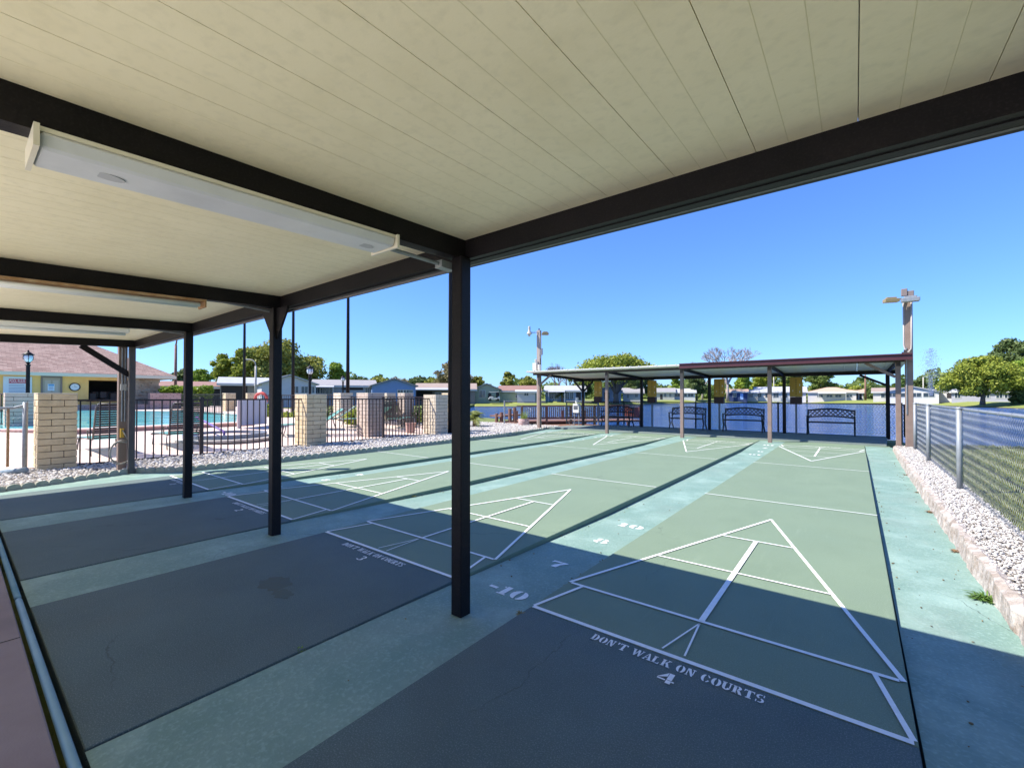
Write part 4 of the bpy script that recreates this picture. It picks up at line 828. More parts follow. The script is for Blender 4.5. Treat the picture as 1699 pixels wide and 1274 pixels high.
# ------------------------------------------------------------------ clubhouse
XCl = -38.6
def cy(u, v=640): return PA(u, v, 0, XCl).y
ch = thing('clubhouse', 'yellow clubhouse with big brown shingle hip roof beyond the pool', 'building', (XCl,-3,.45))
ze = PA(160,620,0,XCl+.7).z; y1 = cy(268); y0 = -16.0
M_ylw = mat('yellow_wall',(.86,.48,.15),(.90,.54,.19),rough=.85,scale=3)
d0, d1 = cy(147), cy(213)
m = MB(); m.box(XCl-9,XCl,y0,d0,.4,ze).box(XCl-9,XCl,d1,cy(216),.4,ze).box(XCl-9,XCl,d0,d1,PA(170,631,0,XCl).z,ze).box(XCl-9,XCl,d0,d1,.4,1.05).box(XCl-9,XCl-3,d0,d1,1.05,PA(170,631,0,XCl).z)
m.build('wall', M_ylw, ch, world=True)
# stone end wall
m = MB(); rr = random.Random(3)
ya, yb = cy(217), cy(262); m.box(XCl-8,XCl-.02,ya,yb,.4,ze)
m.cur = 0
for _ in range(240):
    y = rr.uniform(ya,yb); z = rr.uniform(.45,ze-.1); m.cbox((XCl+rr.uniform(0,.04),y,z),(.1,rr.uniform(.2,.5),rr.uniform(.08,.22)))
m.build('stone_wall', mat('ledge_stone',(.20,.13,.08),(.42,.34,.26),rough=.9,scale=2.2,detail=6,bump=.5), ch, world=True, bevel=.01)
# roof
ov = .75; yR = PA(292,624,0,XCl+ov).y; zr0 = PA(160,620,0,XCl+ov).z; zrB = zr0-.14; zrd = PA(120,563,0,XCl-4.0).z+.0
zrd = 6.4
hx = XCl-5.5; hyR = yR-6.2; hyL = y0+2
m = MB(); a = (XCl+ov,y0-.6,zr0); b_ = (XCl+ov,yR,zr0); c = (hx,hyR,zrd); d = (hx,hyL,zrd); e = (XCl-11.5,yR,zr0); f_ = (XCl-11.5,y0-.6,zr0)
m.quad(a,b_,c,d); m.quad(b_,e,c); m.quad(e,f_,d,c); m.quad(f_,a,d)
ms = bpy.data.materials.new('shingles'); ms.use_nodes = True; n_ = ms.node_tree.nodes; L = ms.node_tree.links; bb = n_['Principled BSDF']; bb.inputs['Roughness'].default_value = .9
tcs = n_.new('ShaderNodeTexCoord'); mps = n_.new('ShaderNodeMapping'); mps.inputs['Rotation'].default_value = (0,R(0),0); L.new(tcs.outputs['Object'], mps.inputs[0])
sx = n_.new('ShaderNodeSeparateXYZ'); L.new(mps.outputs[0], sx.inputs[0]); cb = n_.new('ShaderNodeCombineXYZ'); L.new(sx.outputs['Y'], cb.inputs['X']); L.new(sx.outputs['Z'], cb.inputs['Y'])
bt = n_.new('ShaderNodeTexBrick'); bt.inputs['Scale'].default_value = 1; bt.inputs['Brick Width'].default_value = .35; bt.inputs['Row Height'].default_value = .085; bt.inputs['Mortar Size'].default_value = .008
bt.inputs['Color1'].default_value = (.26,.16,.13,1); bt.inputs['Color2'].default_value = (.38,.26,.215,1); bt.inputs['Mortar'].default_value = (.16,.10,.08,1); L.new(cb.outputs[0], bt.inputs['Vector'])
ns = n_.new('ShaderNodeTexNoise'); ns.inputs['Scale'].default_value = 3; mx = n_.new('ShaderNodeMix'); mx.data_type = 'RGBA'; mx.inputs['Factor'].default_value = .35; mx.blend_type = 'OVERLAY'
L.new(tcs.outputs['Object'], ns.inputs['Vector']); L.new(bt.outputs['Color'], mx.inputs[6]); L.new(ns.outputs['Fac'], mx.inputs[7]); L.new(mx.outputs[2], bb.inputs['Base Color'])
m.build('roof', ms, ch, world=True)
MB().box(XCl+ov-.03,XCl+ov+.02,y0-.6,yR+.02,zr0-.22,zr0-.012).box(XCl-11.5,XCl+ov-.03,yR-.03,yR+.02,zr0-.22,zr0-.012).build('fascia', mat('cream_fascia',(.62,.55,.42),rough=.7), ch, world=True)
MB().box(XCl-10,XCl+ov-.03,y0,yR-.03,zr0-.20,zr0-.17).build('soffit', mat('cream_soffit',(.6,.52,.33),rough=.8), ch, world=True)
zb_, zt_ = .45, PA(85,627,0,XCl).z
dr = MB().box(XCl+.002,XCl+.05,cy(71),cy(100),zb_,zt_).build('door', mat('tan_door',(.42,.32,.24),rough=.6), ch, world=True)
dt = XCl+.052; MB().box(dt,dt+.02,cy(74),cy(84),1.6,zt_-.15).box(dt,dt+.02,cy(87),cy(97),1.6,zt_-.15).box(dt,dt+.02,cy(74),cy(84),.6,1.45).box(dt,dt+.02,cy(87),cy(97),.6,1.45).build('door_panels', mat('tan_panel',(.48,.38,.30),rough=.6), ch, world=True)
MB().box(XCl+.002,XCl+.07,cy(67.5),cy(70.8),zb_,zt_+.12).box(XCl+.002,XCl+.07,cy(100.2),cy(103.2),zb_,zt_+.12).box(XCl+.002,XCl+.07,cy(70.9),cy(100.1),zt_+.004,zt_+.12).build('door_frame', mat('brown_frame',(.24,.17,.14),rough=.6), ch, world=True)
MB().box(XCl-2.99,XCl-2.9,d0+.001,d1-.001,1.051,3).box(XCl-2.9,XCl-.15,d0+.002,d0+.03,1.051,3).box(XCl-2.9,XCl-.15,d1-.03,d1-.002,1.051,3).build('bar_shade_lining', M_shade0, ch, world=True)  # near-black lining puts the shade of the bar opening into its colour
dark = MB().box(XCl-2.9,XCl-.3,d0+.01,d1-.01,1.06,1.12); dark.build('counter', M_dbr, ch, world=True)
MB().box(XCl-.02,XCl+.14,d0-.1,d1+.1,1.02,1.10).build('sill', M_dbr, ch, world=True)
m = MB()
for k in range(9): y = d0+.3+k*(d1-d0-.6)/8; m.cbox((XCl-.8-(k%3)*.3,y,1.35+(k%2)*.1),(.35,.4,.5)); 
m.build('counter_clutter', M_dbr, ch, world=True, bevel=.05)
ck = thing('wall_clock', 'round white clock with dark rim on the yellow clubhouse wall', 'clock', tuple(PA(124,642,0,XCl)))
p = PA(124,642,0,XCl+.03); m = MB(); m.tube([(XCl+.003,p.y,p.z),(XCl+.06,p.y,p.z)],.27,24); m.build('rim', M_dbr, ck, world=True)
MB().tube([(XCl+.0605,p.y,p.z),(XCl+.066,p.y,p.z)],.21,24).build('dial', mat('dial_white',(.7,.7,.68),rough=.5), ck, world=True)
MB().cbox((XCl+.0675,p.y,p.z+.06),(.003,.012,.13)).cbox((XCl+.0675,p.y+.05,p.z),(.003,.10,.012)).build('hands', M_dbr, ck, world=True)
ns_ = thing('notice', 'small white sheet with blue heading taped to the tan clubhouse door', 'notice', tuple(PA(84,643,0,XCl+.08)))
MB().box(dt+.021,dt+.025,cy(79),cy(90),PA(84,648,0,XCl).z,PA(84,637,0,XCl).z).build('sheet', mat('paper',(.66,.72,.78),rough=.7), ns_, world=True)
MB().box(dt+.026,dt+.029,cy(80),cy(89.3),PA(84,640.5,0,XCl).z,PA(84,637.5,0,XCl).z).build('heading', mat('heading_blue',(.12,.32,.55),rough=.7), ns_, world=True)
m = MB()
for k in range(4): z = PA(84,642+k*1.4,0,XCl).z; m.box(dt+.026,dt+.029,cy(80.5),cy(88.5),z-.015,z+.015)
m.build('text_lines', mat('heading_grey',(.3,.35,.45),rough=.7), ns_, world=True)
sg = thing('pool_rules_sign', 'large white board headed POOL RULES on the yellow clubhouse wall', 'sign', tuple(PA(25,640,0,XCl)))
z0_, z1_ = PA(25,655,0,XCl).z, PA(25,624.5,0,XCl).z
MB().box(XCl+.003,XCl+.05,cy(5),cy(53),z0_,z1_).build('board', mat('board_white',(.66,.67,.70),rough=.6), sg, world=True)
M_red = mat('sign_red',(.45,.05,.08),rough=.6); hy0, hy1 = cy(14.5), cy(42.5); hz0, hz1 = PA(25,636,0,XCl).z, PA(25,628.5,0,XCl).z
MB().box(XCl+.051,XCl+.056,hy0,hy1,hz0,hz1).build('header', M_red, sg, world=True)
def text(txt, size, loc, rot, m, parent, name='lettering', world=True):
    c = bpy.data.curves.new(name, 'FONT'); c.body = txt; c.size = size; c.align_x = 'CENTER'; c.align_y = 'CENTER'; c.extrude = .002; c.offset = size*.012
    o = bpy.data.objects.new(name, c); COL.objects.link(o); bpy.context.view_layer.update()
    me = bpy.data.meshes.new_from_object(o.evaluated_get(bpy.context.evaluated_depsgraph_get())); bpy.data.objects.remove(o)
    me.materials.clear(); me.materials.append(m); k = bpy.data.objects.new(name, me); COL.objects.link(k); k.rotation_euler = rot
    k.parent = parent; k.location = Vector(loc)-Vector(parent.location); return k
tx_ = text('POOL RULES', (hz1-hz0)*1.05, (XCl+.06,(hy0+hy1)/2,(hz0+hz1)/2), (R(90),0,R(90)), mat('sign_pink',(.75,.6,.62),rough=.6), sg)
tx_.scale.x = (hy1-hy0)*.92/tx_.dimensions.x
m = MB(); rr = random.Random(5)
for k in range(7): z = hz0-.10-k*.085; m.box(XCl+.051,XCl+.054,hy0,hy0+(hy1-hy0)*rr.uniform(.75,1),z-.02,z+.012)
m.build('text_lines', mat('sign_grey',(.28,.28,.34),rough=.6), sg, world=True)
MB().box(XCl+.051,XCl+.054,hy0,hy1,hz0-.86,hz0-.76).build('footer', M_red, sg, world=True)
lb = thing('brick_wall', 'low pink brick wall along the far side of the pool below the clubhouse', 'wall', (XCl+1.2,3,.45))
yA, yB = cy(110), cy(265)
mbk = bpy.data.materials.new('pink_brick'); mbk.use_nodes = True; n_ = mbk.node_tree.nodes; L = mbk.node_tree.links; bb = n_['Principled BSDF']; bb.inputs['Roughness'].default_value = .9
tcs = n_.new('ShaderNodeTexCoord'); sx = n_.new('ShaderNodeSeparateXYZ'); L.new(tcs.outputs['Object'], sx.inputs[0]); cb = n_.new('ShaderNodeCombineXYZ'); L.new(sx.outputs['Y'], cb.inputs['X']); L.new(sx.outputs['Z'], cb.inputs['Y'])
bt = n_.new('ShaderNodeTexBrick'); bt.inputs['Scale'].default_value = 1; bt.inputs['Brick Width'].default_value = .4; bt.inputs['Row Height'].default_value = .14; bt.inputs['Mortar Size'].default_value = .012
bt.inputs['Color1'].default_value = (.40,.25,.21,1); bt.inputs['Color2'].default_value = (.48,.32,.27,1); bt.inputs['Mortar'].default_value = (.2,.14,.12,1); L.new(cb.outputs[0], bt.inputs['Vector']); L.new(bt.outputs['Color'], bb.inputs['Base Color'])
MB().box(XCl+1.1,XCl+1.4,yA,yB,.4,PA(200,671,0,XCl+1.3).z).box(XCl+1.0,XCl+1.6,yB-.9,yB+.9,.4,PA(255,652,0,XCl+1.3).z).build('blocks', mbk, lb, world=True)

# ------------------------------------------------------------------ vegetation
def crown_leaves(blobs, n, s0, s1, rr):
    """n leaf quads spread through ellipsoid clumps"""
    w_ = np.array([b[3]*b[4]*b[5] for b in blobs])**.66; idx = rr.choice(len(blobs), n, p=w_/w_.sum()); B = np.array(blobs)[idx]
    d = rr.standard_normal((n,3)); d /= np.linalg.norm(d,axis=1)[:,None]; rad = rr.uniform(0,1,n)**.30
    c = B[:,:3]+d*B[:,3:6]*rad[:,None]*(1+.12*rr.standard_normal((n,1)))
    u = rr.standard_normal((n,3)); u /= np.linalg.norm(u,axis=1)[:,None]; v = np.cross(u, d+.6*rr.standard_normal((n,3))); v /= np.linalg.norm(v,axis=1)[:,None]+1e-9
    s = rr.uniform(s0,s1,n)[:,None]
    V = np.stack([c-u*s, c+v*s*.55, c+u*s, c-v*s*.55],1).reshape(-1,3); F = np.arange(n*4).reshape(-1,4); return V, F
M_bark = mat('bark',(.10,.08,.065),(.17,.14,.11),rough=.95,scale=6,bump=.5); M_barkp = mat('pale_bark',(.26,.22,.21),(.34,.30,.28),rough=.9,scale=6)
def tree(u, ytop, ybase, wpx, d, label, lm, n=3500, leaf=.22, trunk=.18, name='broadleaf_tree', crown_from=.3, gappy=.6, seed=1, zg=.1, flat=.5, dens=9):
    rr = np.random.default_rng(seed); p = PD(u,656,d); top = PD(u,ytop,d).z; H = top-zg; W = wpx/FPX*d
    t = thing(name, label, 'tree', (p.x,p.y,zg))
    zc0 = H*crown_from; hc = H-zc0; blobs = []
    for i in range(dens*4):
        zz = rr.uniform(0,1); lim = math.sqrt(max(0,1-((zz-.32)/.68)**2)) if zz > .32 else .72+.28*zz/.32
        a = rr.uniform(0,6.283); q = rr.uniform(.25,1)**.5; r_ = W/2*rr.uniform(.15,.30)
        R0 = (W/2-r_*.75)*lim*q*rr.uniform(.85,1.06); z = zc0+zz*(hc-r_*.6)
        blobs.append((math.cos(a)*R0,math.sin(a)*R0,max(z,zc0+r_*.3),r_,r_,r_*rr.uniform(.6,.85)))
    blobs.append((0,0,zc0+hc*.5,W*.26,W*.26,hc*.36))
    V, F = crown_leaves(blobs, int(n*1.5), leaf*.42, leaf*.95, rr)
    npmesh('crown', V, F, lm, t)
    m = MB(); th = H*crown_from*1.05+.3 if crown_from < .45 else H*.20; m.tube([(0,0,-.2),(.05,0,th*.5),(0,.05,th)],[trunk*W*.09+.08,trunk*W*.065+.05,trunk*W*.05+.04],8)
    for b in blobs[:14]:
        if crown_from >= .45:
            e = (b[0]*.5,b[1]*.5,zc0+.3); m.tube([(0,.02,th*.85),(b[0]*.22,b[1]*.22,th+(zc0-th)*.5),e,(b[0],b[1],b[2])],[trunk*W*.042+.03,trunk*W*.03+.02,trunk*W*.022,.03],6); continue
        mid = ((b[0]*.45),(b[1]*.45),th+(b[2]-th)*.55); m.tube([(0,.02,th*.9),mid,(b[0]*.9,b[1]*.9,b[2])],[trunk*W*.035+.04,trunk*W*.02+.03,.02],5)
    m.build('trunk', M_bark, t, smooth=True); return t
G_olive = leafmat('leaf_olive',(.17,.19,.03),(.42,.42,.09),(.30,.31,.06)); G_dark = leafmat('leaf_dark',(.06,.10,.03),(.16,.21,.07)); G_yel = leafmat('leaf_yellowgreen',(.17,.22,.03),(.44,.45,.07),(.31,.35,.05))
G_bright = leafmat('leaf_bright',(.13,.22,.02),(.34,.44,.06)); G_brown = leafmat('leaf_brownish',(.17,.15,.07),(.32,.27,.15)); G_mid = leafmat('leaf_mid',(.08,.13,.03),(.20,.25,.06))
T = tree
T(466,565,660,172,85,'largest round olive oak behind the white gabled home',G_olive,16000,.42,seed=11,crown_from=.22,dens=12)
T(372,588,660,60,80,'yellowish green tree left of the largest oak',G_yel,5000,.38,seed=12,crown_from=.2)
T(403,575,660,50,78,'golden green tree in front of the left flank of the largest oak',G_yel,5000,.36,seed=13,crown_from=.2)
T(334,612,660,45,75,'low green tree just right of the third black post',G_bright,3500,.32,seed=14,crown_from=.15)
T(300,612,660,50,90,'small dark tree behind the wooden street light',G_dark,3000,.34,seed=15,crown_from=.15)
T(556,601,660,50,90,'bright green tree at the right foot of the largest oak',G_bright,4500,.34,seed=16,crown_from=.2)
tl = [(595,624,60,G_dark),(628,626,60,G_olive),(662,625,60,G_brown),(696,624,50,G_dark),(725,626,60,G_olive),(765,622,60,G_mid)]
tln = ['dark treetop behind the left end of the grey home roof','olive treetop behind the grey home roof','brownish treetop above the blue gable','dark treetop just right of the blue gable','olive treetop above the white carport roof','green treetop behind the nearest shelter post']
for i,(u,y,w_,g_) in enumerate(tl): T(u,y,660,w_,130,tln[i],g_,2600,.5,seed=20+i,crown_from=.2)
T(748,601,660,78,110,'tall sparse brownish tree half hidden by the nearest shelter post',G_brown,3600,.42,seed=30,crown_from=.35,dens=7,flat=.6)
T(792,622,660,30,112,'small olive tree right of the nearest shelter post',G_olive,2200,.4,seed=31)
T(843,617,660,34,110,'round olive tree above the red roofed home',G_olive,3000,.4,seed=32,crown_from=.2)
T(876,622,660,46,105,'wide green tree behind the light pole above the red roof',G_olive,3600,.4,seed=33,crown_from=.2)
T(1022,588,663,142,93,'broad yellow green oak with forked trunk rising over the far shelter roof',G_yel,14000,.36,seed=34,crown_from=.50,dens=12,trunk=.40)
T(965,612,663,50,100,'green tree left of the forked oak under the shelter roof',G_mid,3600,.36,seed=35,crown_from=.2)
T(1060,615,663,55,110,'darker green tree to the right of the forked oak',G_dark,4000,.4,seed=36,crown_from=.25)
T(1121,624,663,26,135,'bright lime green tree right of the second scoreboard',G_bright,3500,.42,seed=37,crown_from=.15)
T(1156,612,663,48,132,'dark spreading tree left of the middle rear post',G_dark,4500,.42,seed=38,crown_from=.25,trunk=.3)
T(1232,620,663,34,135,'green tree above the dark blue home',G_bright,3600,.42,seed=39,crown_from=.25)
T(1272,612,663,56,150,'yellowish tree behind the long white home',G_yel,4500,.5,seed=40,crown_from=.2)
T(1312,594,663,50,160,'tall green tree peeking above the maroon gutter',G_mid,5000,.5,seed=41,crown_from=.2)
T(1362,612,663,54,150,'round green tree right of the last scoreboard',G_mid,5000,.5,seed=42,crown_from=.2)
T(1420,640,663,28,125,'bushy yellow green palm clump beside the utility pole',G_yel,2200,.4,seed=43,crown_from=.1)
T(1462,640,663,50,170,'low dark tree row section left of the tall brown pole',G_dark,2600,.6,seed=44,crown_from=.1)
T(1528,626,663,24,160,'tall dark pine standing above the wooded rise',G_dark,2200,.5,seed=45,crown_from=.3,flat=.3,name='pine_tree')
T(1630,590,667,118,74,'broad bright yellow green tree on the right shore of the lake',G_yel,18000,.28,seed=46,crown_from=.20,dens=14,trunk=.3)
T(1690,560,667,80,100,'dark tree towering at the right edge of the view',G_dark,9000,.42,seed=47,crown_from=.3)
T(1708,592,667,80,82,'yellow green tree cut by the right edge of the view',G_bright,9000,.32,seed=48,crown_from=.15)
T(1690,640,667,26,72,'dark rounded bush under the right edge trees',G_dark,3500,.22,seed=49,crown_from=.0,name='bush')
T(-40,600,660,90,70,'green tree beyond the clubhouse at the far left',G_mid,4000,.4,seed=50)
# far wood
n = 15000; us = rng.uniform(560,1760,n); dd_ = rng.uniform(175,215,n); V = []
P0 = np.array([list(PD(u,657.8,d)) for u,d in zip(us,dd_)]); hh = 2.2+1.6*np.sin(us*.045)+1.3*np.sin(us*.11+1)+ np.where((us>1490)&(us<1600),4.0,0)+np.where((us>560)&(us<800),2.0,0)
P0[:,2] = .1+rng.uniform(0,1,n)*(4.5+hh); q = rng.standard_normal((n,3)); q /= np.linalg.norm(q,axis=1)[:,None]; q2 = np.cross(q, rng.standard_normal((n,3))); q2 /= np.linalg.norm(q2,axis=1)[:,None]; s_ = rng.uniform(.5,1.1,n)[:,None]
V = np.stack([P0-q*s_,P0+q2*s_,P0+q*s_,P0-q2*s_],1).reshape(-1,3)
tag(npmesh('far_woods', V, np.arange(n*4).reshape(-1,4), G_mid), 'far line of dark green woods behind the lakeside homes', 'woods', kind='stuff')

def bare_tree(u, ytop, d, wpx, label, seed, m=M_barkp, zg=.1, depth=6, n0=4):
    rr = random.Random(seed); p = PD(u,656,d); H = PD(u,ytop,d).z-zg; W = wpx/FPX*d; t = thing('bare_tree', label, 'tree', (p.x,p.y,zg)); m0 = MB(); m1 = MB()
    m0.tube([(0,0,-.2),(.1,0,H*.15),(0,0,H*.32)],[H*.03,H*.022,H*.018],7)
    def br(p0, dr, l, r_, k):
        p1 = p0+dr*l*.5+Vector((rr.uniform(-1,1),rr.uniform(-1,1),rr.uniform(-.3,.6)))*l*.07; p2 = p0+dr*l; m1.tube([p0,p1,p2],[r_,r_*.8,r_*.6],4)
        if k == 0: return
        for _ in range(3 if k > 1 else 4):
            e = (dr+Vector((rr.uniform(-1,1),rr.uniform(-1,1),rr.uniform(-.35,.6)))*.62).normalized(); br(p2, e, l*rr.uniform(.6,.82), r_*.58, k-1)
    for i in range(n0):
        a = i*2*math.pi/n0+rr.uniform(-.4,.4); s = W/2/H*1.1; dr = Vector((math.cos(a)*s,math.sin(a)*s,.9)).normalized(); br(Vector((0,0,H*.30)), dr, H*.22, H*.022, depth-1)
    A = np.concatenate(m1.v); kz = (H-H*.3)/(A[:,2].max()-H*.3); kx = W/2/np.percentile(np.abs(A[:,0]),98)
    m1.xform(lambda x,y,z: (x*kx, y*kx, H*.3+(z-H*.3)*kz)); m0.build('trunk', m, t, smooth=True); m1.build('branches', m, t); return t
bare_tree(1207,572,128,80,'tall bare tree rising above the middle of the far shelter roof',3)
bare_tree(1165,600,140,60,'smaller bare tree left of the tall bare one',5)
bare_tree(925,602,115,42,'purplish bare tree right of the left light pole',6,mat('purple_bark',(.24,.18,.2),rough=.9))
bare_tree(943,612,118,30,'short bare tree crown beside the purplish bare tree',8,MATS['purple_bark'])

def palm(loc, h, r, label, n=26, seed=1, m=None):
    rr = random.Random(seed); t = thing('palm', label, 'palm', loc); m = m or leafmat('palm_leaf',(.12,.17,.04),(.30,.32,.10)); mb = MB()
    for i in range(n):
        a = rr.uniform(0,6.283); el = rr.uniform(-.1,1.3); L_ = r*rr.uniform(.8,1.15); pts = []
        for k in range(7):
            f = k/6; pts.append(Vector((math.cos(a)*math.cos(el)*L_*f, math.sin(a)*math.cos(el)*L_*f, h+math.sin(el)*L_*f-.55*L_*f*f)))
        mb.tube(pts,[.012*r,.01*r,.008*r,.007*r,.006*r,.004*r,.002*r],3)
        for k in range(1,24):
            f = k/24*6; i0 = min(5,int(f)); c = pts[i0].lerp(pts[i0+1],f-i0); dv = (pts[i0+1]-pts[i0]).normalized(); s = dv.cross(Vector((0,0,1))).normalized(); ll = .26*r*math.sin(math.pi*(k/24*.85+.12))
            for sg_ in (-1,1):
                tip = c+s*sg_*ll+dv*ll*.6+Vector((0,0,-ll*.25)); w2 = dv*.016*r; mb.quad(tuple(c-w2),tuple(c+w2),tuple(tip))
    mb.build('fronds', m, t)
    MB().tube([(0,0,-.1),(.02,0,h*.5),(0,0,h)],[.10*r+.02,.09*r+.02,.07*r+.02],8).build('trunk', mat('palm_trunk',(.22,.11,.07),(.3,.18,.12),rough=.95,scale=20), t); return t
p = PA(787,708,2,.03); palm((p.x,p.y,-.06), .42, .78, 'small green palm growing right of the nearest shelter post', 30, 2)
p = PD(933,664,92); palm((p.x,p.y,.1), 1.6, 1.9, 'small palm in front of the blue home with sunroom', 22, 3, G_mid)

# barrel planter, mulch bed, hedge
struct('mulch_bed', MB().prism([(-8.7,14.2),(-7.2,15.4),(-7.2,16.6),(-9.8,17.6),(-14.0,17.9),(-13.6,15.2),(-11,14.6)], -.3, -.02), M_mulch)
struct('gravel_bed', MB().prism([(-14.5,14.4),(-8.6,14.2),(-8.5,13.0),(-8.3,12.6),(-9,12)], -.3, .028), MATS['bed_soil'])
p = PA(869,707,2,.0); bl = thing('barrel_planter', 'pink checkered barrel planter with grassy plants left of the far shelter', 'planter', (p.x,p.y,-.02))
MB().lathe([(.20,0),(.24,.1),(.25,.24),(.23,.36),(.22,.36),(.20,.30)],(0,0,0),16).build('tub', mat('checker_tub',(.40,.24,.22),(.50,.40,.38),rough=.8,scale=16,detail=0), bl)
m = MB(); rr = random.Random(4)
for i in range(60):
    a = rr.uniform(0,6.28); l = rr.uniform(.25,.6); t_ = rr.uniform(.7,1.5); p0 = Vector((rr.uniform(-.12,.12),rr.uniform(-.12,.12),.3)); p2 = p0+Vector((math.cos(a)*math.cos(t_),math.sin(a)*math.cos(t_),math.sin(t_)))*l; s = Vector((-math.sin(a),math.cos(a),0))*.014
    m.quad(tuple(p0-s),tuple(p0+s),tuple(p2))
m.build('plants', leafmat('pot_leaf',(.12,.2,.03),(.3,.36,.1)), bl)
def hedge(u0, u1, yt, d, label, lm, n=9000, zg=.3, th=1.6, leaf=.13):
    a = PD(u0,656,d); b_ = PD(u1,656,d); zt = PD((u0+u1)/2,yt,d).z; t = thing('hedge', label, 'hedge', (a.x,a.y,zg)); rr = np.random.default_rng(int(u0)); f = rr.uniform(0,1,n)
    ax = np.array([b_.x-a.x,b_.y-a.y,0]); nr = np.array([-ax[1],ax[0],0])/np.linalg.norm(ax); top = (zt-zg)*(1+.08*np.sin(f*21)+.05*np.sin(f*53))
    c = f[:,None]*ax+nr*rr.uniform(-th/2,th/2,n)[:,None]; c[:,2] = top*rr.uniform(0,1,n)**.6
    u_ = rr.standard_normal((n,3)); u_ /= np.linalg.norm(u_,axis=1)[:,None]; v_ = np.cross(u_,rr.standard_normal((n,3))); v_ /= np.linalg.norm(v_,axis=1)[:,None]
    V = np.stack([c-u_*leaf,c+v_*leaf*.6,c+u_*leaf,c-v_*leaf*.6],1).reshape(-1,3); npmesh('foliage', V, np.arange(n*4).reshape(-1,4), lm, t)
    m = MB()
    for k in range(8): g_ = (k+.5)/8; m.tube([(ax[0]*g_,ax[1]*g_,-.1),(ax[0]*g_+.1,ax[1]*g_,zt*.6)],.05,5)
    m.build('stems', M_bark, t)
hedge(262,345,644,38,'bright green clipped hedge between the clubhouse and the dark carport',G_bright,9000)
# inner deck plants behind the far iron fences
for (u,yt,d,l) in ((445,672,19.5,'small yellow shrub behind the slatted screen'),(480,684,19,'small yellow green shrub left of the middle pillar'),(592,680,17,'yellow green shrub left of the brown sided pillar'),(552,678,18.5,'green shrub just right of the middle pillar'),(704,672,18,'green shrub behind the potted tub')):
    p = PD(u,656,d); zt = PD(u,yt,d).z; t = thing('shrub', l, 'shrub', (p.x,p.y,0)); V, F = crown_leaves([(0,0,zt*.6,.45,.45,zt*.42),(.25,.1,zt*.55,.3,.3,zt*.3)],900,.05,.1,rng); npmesh('foliage',V,F,G_yel if 'yellow' in l else G_mid,t); MB().tube([(0,0,0),(0,0,zt*.6)],.02,5).build('stem',M_bark,t)
# ------------------------------------------------------------------ dock
dq = thing('dock', 'reddish brown wooden dock with baluster railing left of the benches', 'dock', tuple(PD(960,700,22)))
a = PD(866,673,21.5); b_ = PD(1063,673,22.5)
dvec = Vector((b_.x-a.x,b_.y-a.y,0)); nrm = Vector((-dvec.y,dvec.x,0)).normalized()*1.5; zt = .86
MB().beam((a.x,a.y,zt),(b_.x,b_.y,zt),.12,.045).build('top_rail', M_wood, dq, world=True)
MB().beam((a.x,a.y,.28),(b_.x,b_.y,.28),.05,.09).build('bottom_rail', M_wood, dq, world=True)
l = dvec.length; nb = 60
m0 = None
for i in range(nb):
    c = a.lerp(b_,(i+.5)/nb)
    if m0 is None: m0 = MB().cbox((0,0,.56),(.04,.04,.50),YAW).build('baluster', M_wood, dq); m0.location = (c.x-dq.location.x,c.y-dq.location.y,-dq.location.z)
    else: k = m0.copy(); COL.objects.link(k); k.parent = dq; k.location = (c.x-dq.location.x,c.y-dq.location.y,-dq.location.z)
for i in range(6):
    c = a.lerp(b_,i/5); MB().cbox((c.x,c.y,.1),(.11,.11,1.5),YAW).build('post', M_wood, dq, world=True)
    MB().cbox((c.x+nrm.x,c.y+nrm.y,-.2),(.14,.14,1.6),YAW).build('piling', M_wood, dq, world=True)
MB().prism([(a.x-nrm.x*.1,a.y-nrm.y*.1),(b_.x-nrm.x*.1,b_.y-nrm.y*.1),(b_.x+nrm.x,b_.y+nrm.y),(a.x+nrm.x,a.y+nrm.y)],.06,.14).build('deck_boards', M_wood, dq, world=True)
MB().beam((a.x+nrm.x,a.y+nrm.y,.86),(b_.x+nrm.x,b_.y+nrm.y,.86),.1,.04).build('top_rail', M_wood, dq, world=True)
c = a.lerp(b_,.97); MB().beam((c.x-.6,c.y-.3,.56),(c.x+.1,c.y,.56),.03,.5).build('end_panel', mat('red_board',(.36,.10,.08),rough=.7), dq, world=True)
# small jetty left
jt_ = thing('jetty', 'small weathered wooden landing with dark piles left of the barrel planter', 'jetty', tuple(PD(825,705,24)))
for u,v0_,v1_ in ((824,686,706),(832,684,706),(846,678,703),(854,676,702)):
    p = PD(u,v1_,23.5); MB().tube([(p.x,p.y,-.6),(p.x,p.y,PD(u,v0_,23.5).z)],.09,8).build('pile', M_wood, jt_, world=True)
p0 = PD(822,690,23.5); p1 = PD(858,688,25); MB().beam(tuple(p0),tuple(p1),.8,.08).build('boards', M_wood, jt_, world=True)

# ------------------------------------------------------------------ houses across the water
WM = {}
def wall_m(c): 
    k = 'siding_%02d%02d%02d' % tuple(int(x*99) for x in c); return mat(k, c, tuple(x*.9 for x in c), rough=.8, scale=1.5)
M_glass = mat('window_glass',(.03,.045,.06),rough=.12,spec=.8); M_trim = mat('white_trim',(.52,.52,.50),rough=.6); M_shade = mat('opening_shade',(.03,.028,.03),rough=.8)
M_rgrey = mat('grey_roof',(.24,.23,.24),(.30,.29,.29),rough=.85,scale=2); M_rwhite = mat('white_roof_metal',(.42,.43,.45),(.37,.37,.39),rough=.5,scale=1); M_rred = mat('red_roof',(.22,.12,.10),(.28,.16,.13),rough=.85,scale=2); M_rtan = mat('tan_roof',(.42,.28,.20),(.48,.34,.25),rough=.85,scale=2); M_rbr = mat('brown_roof',(.26,.20,.17),(.32,.25,.21),rough=.85,scale=2)
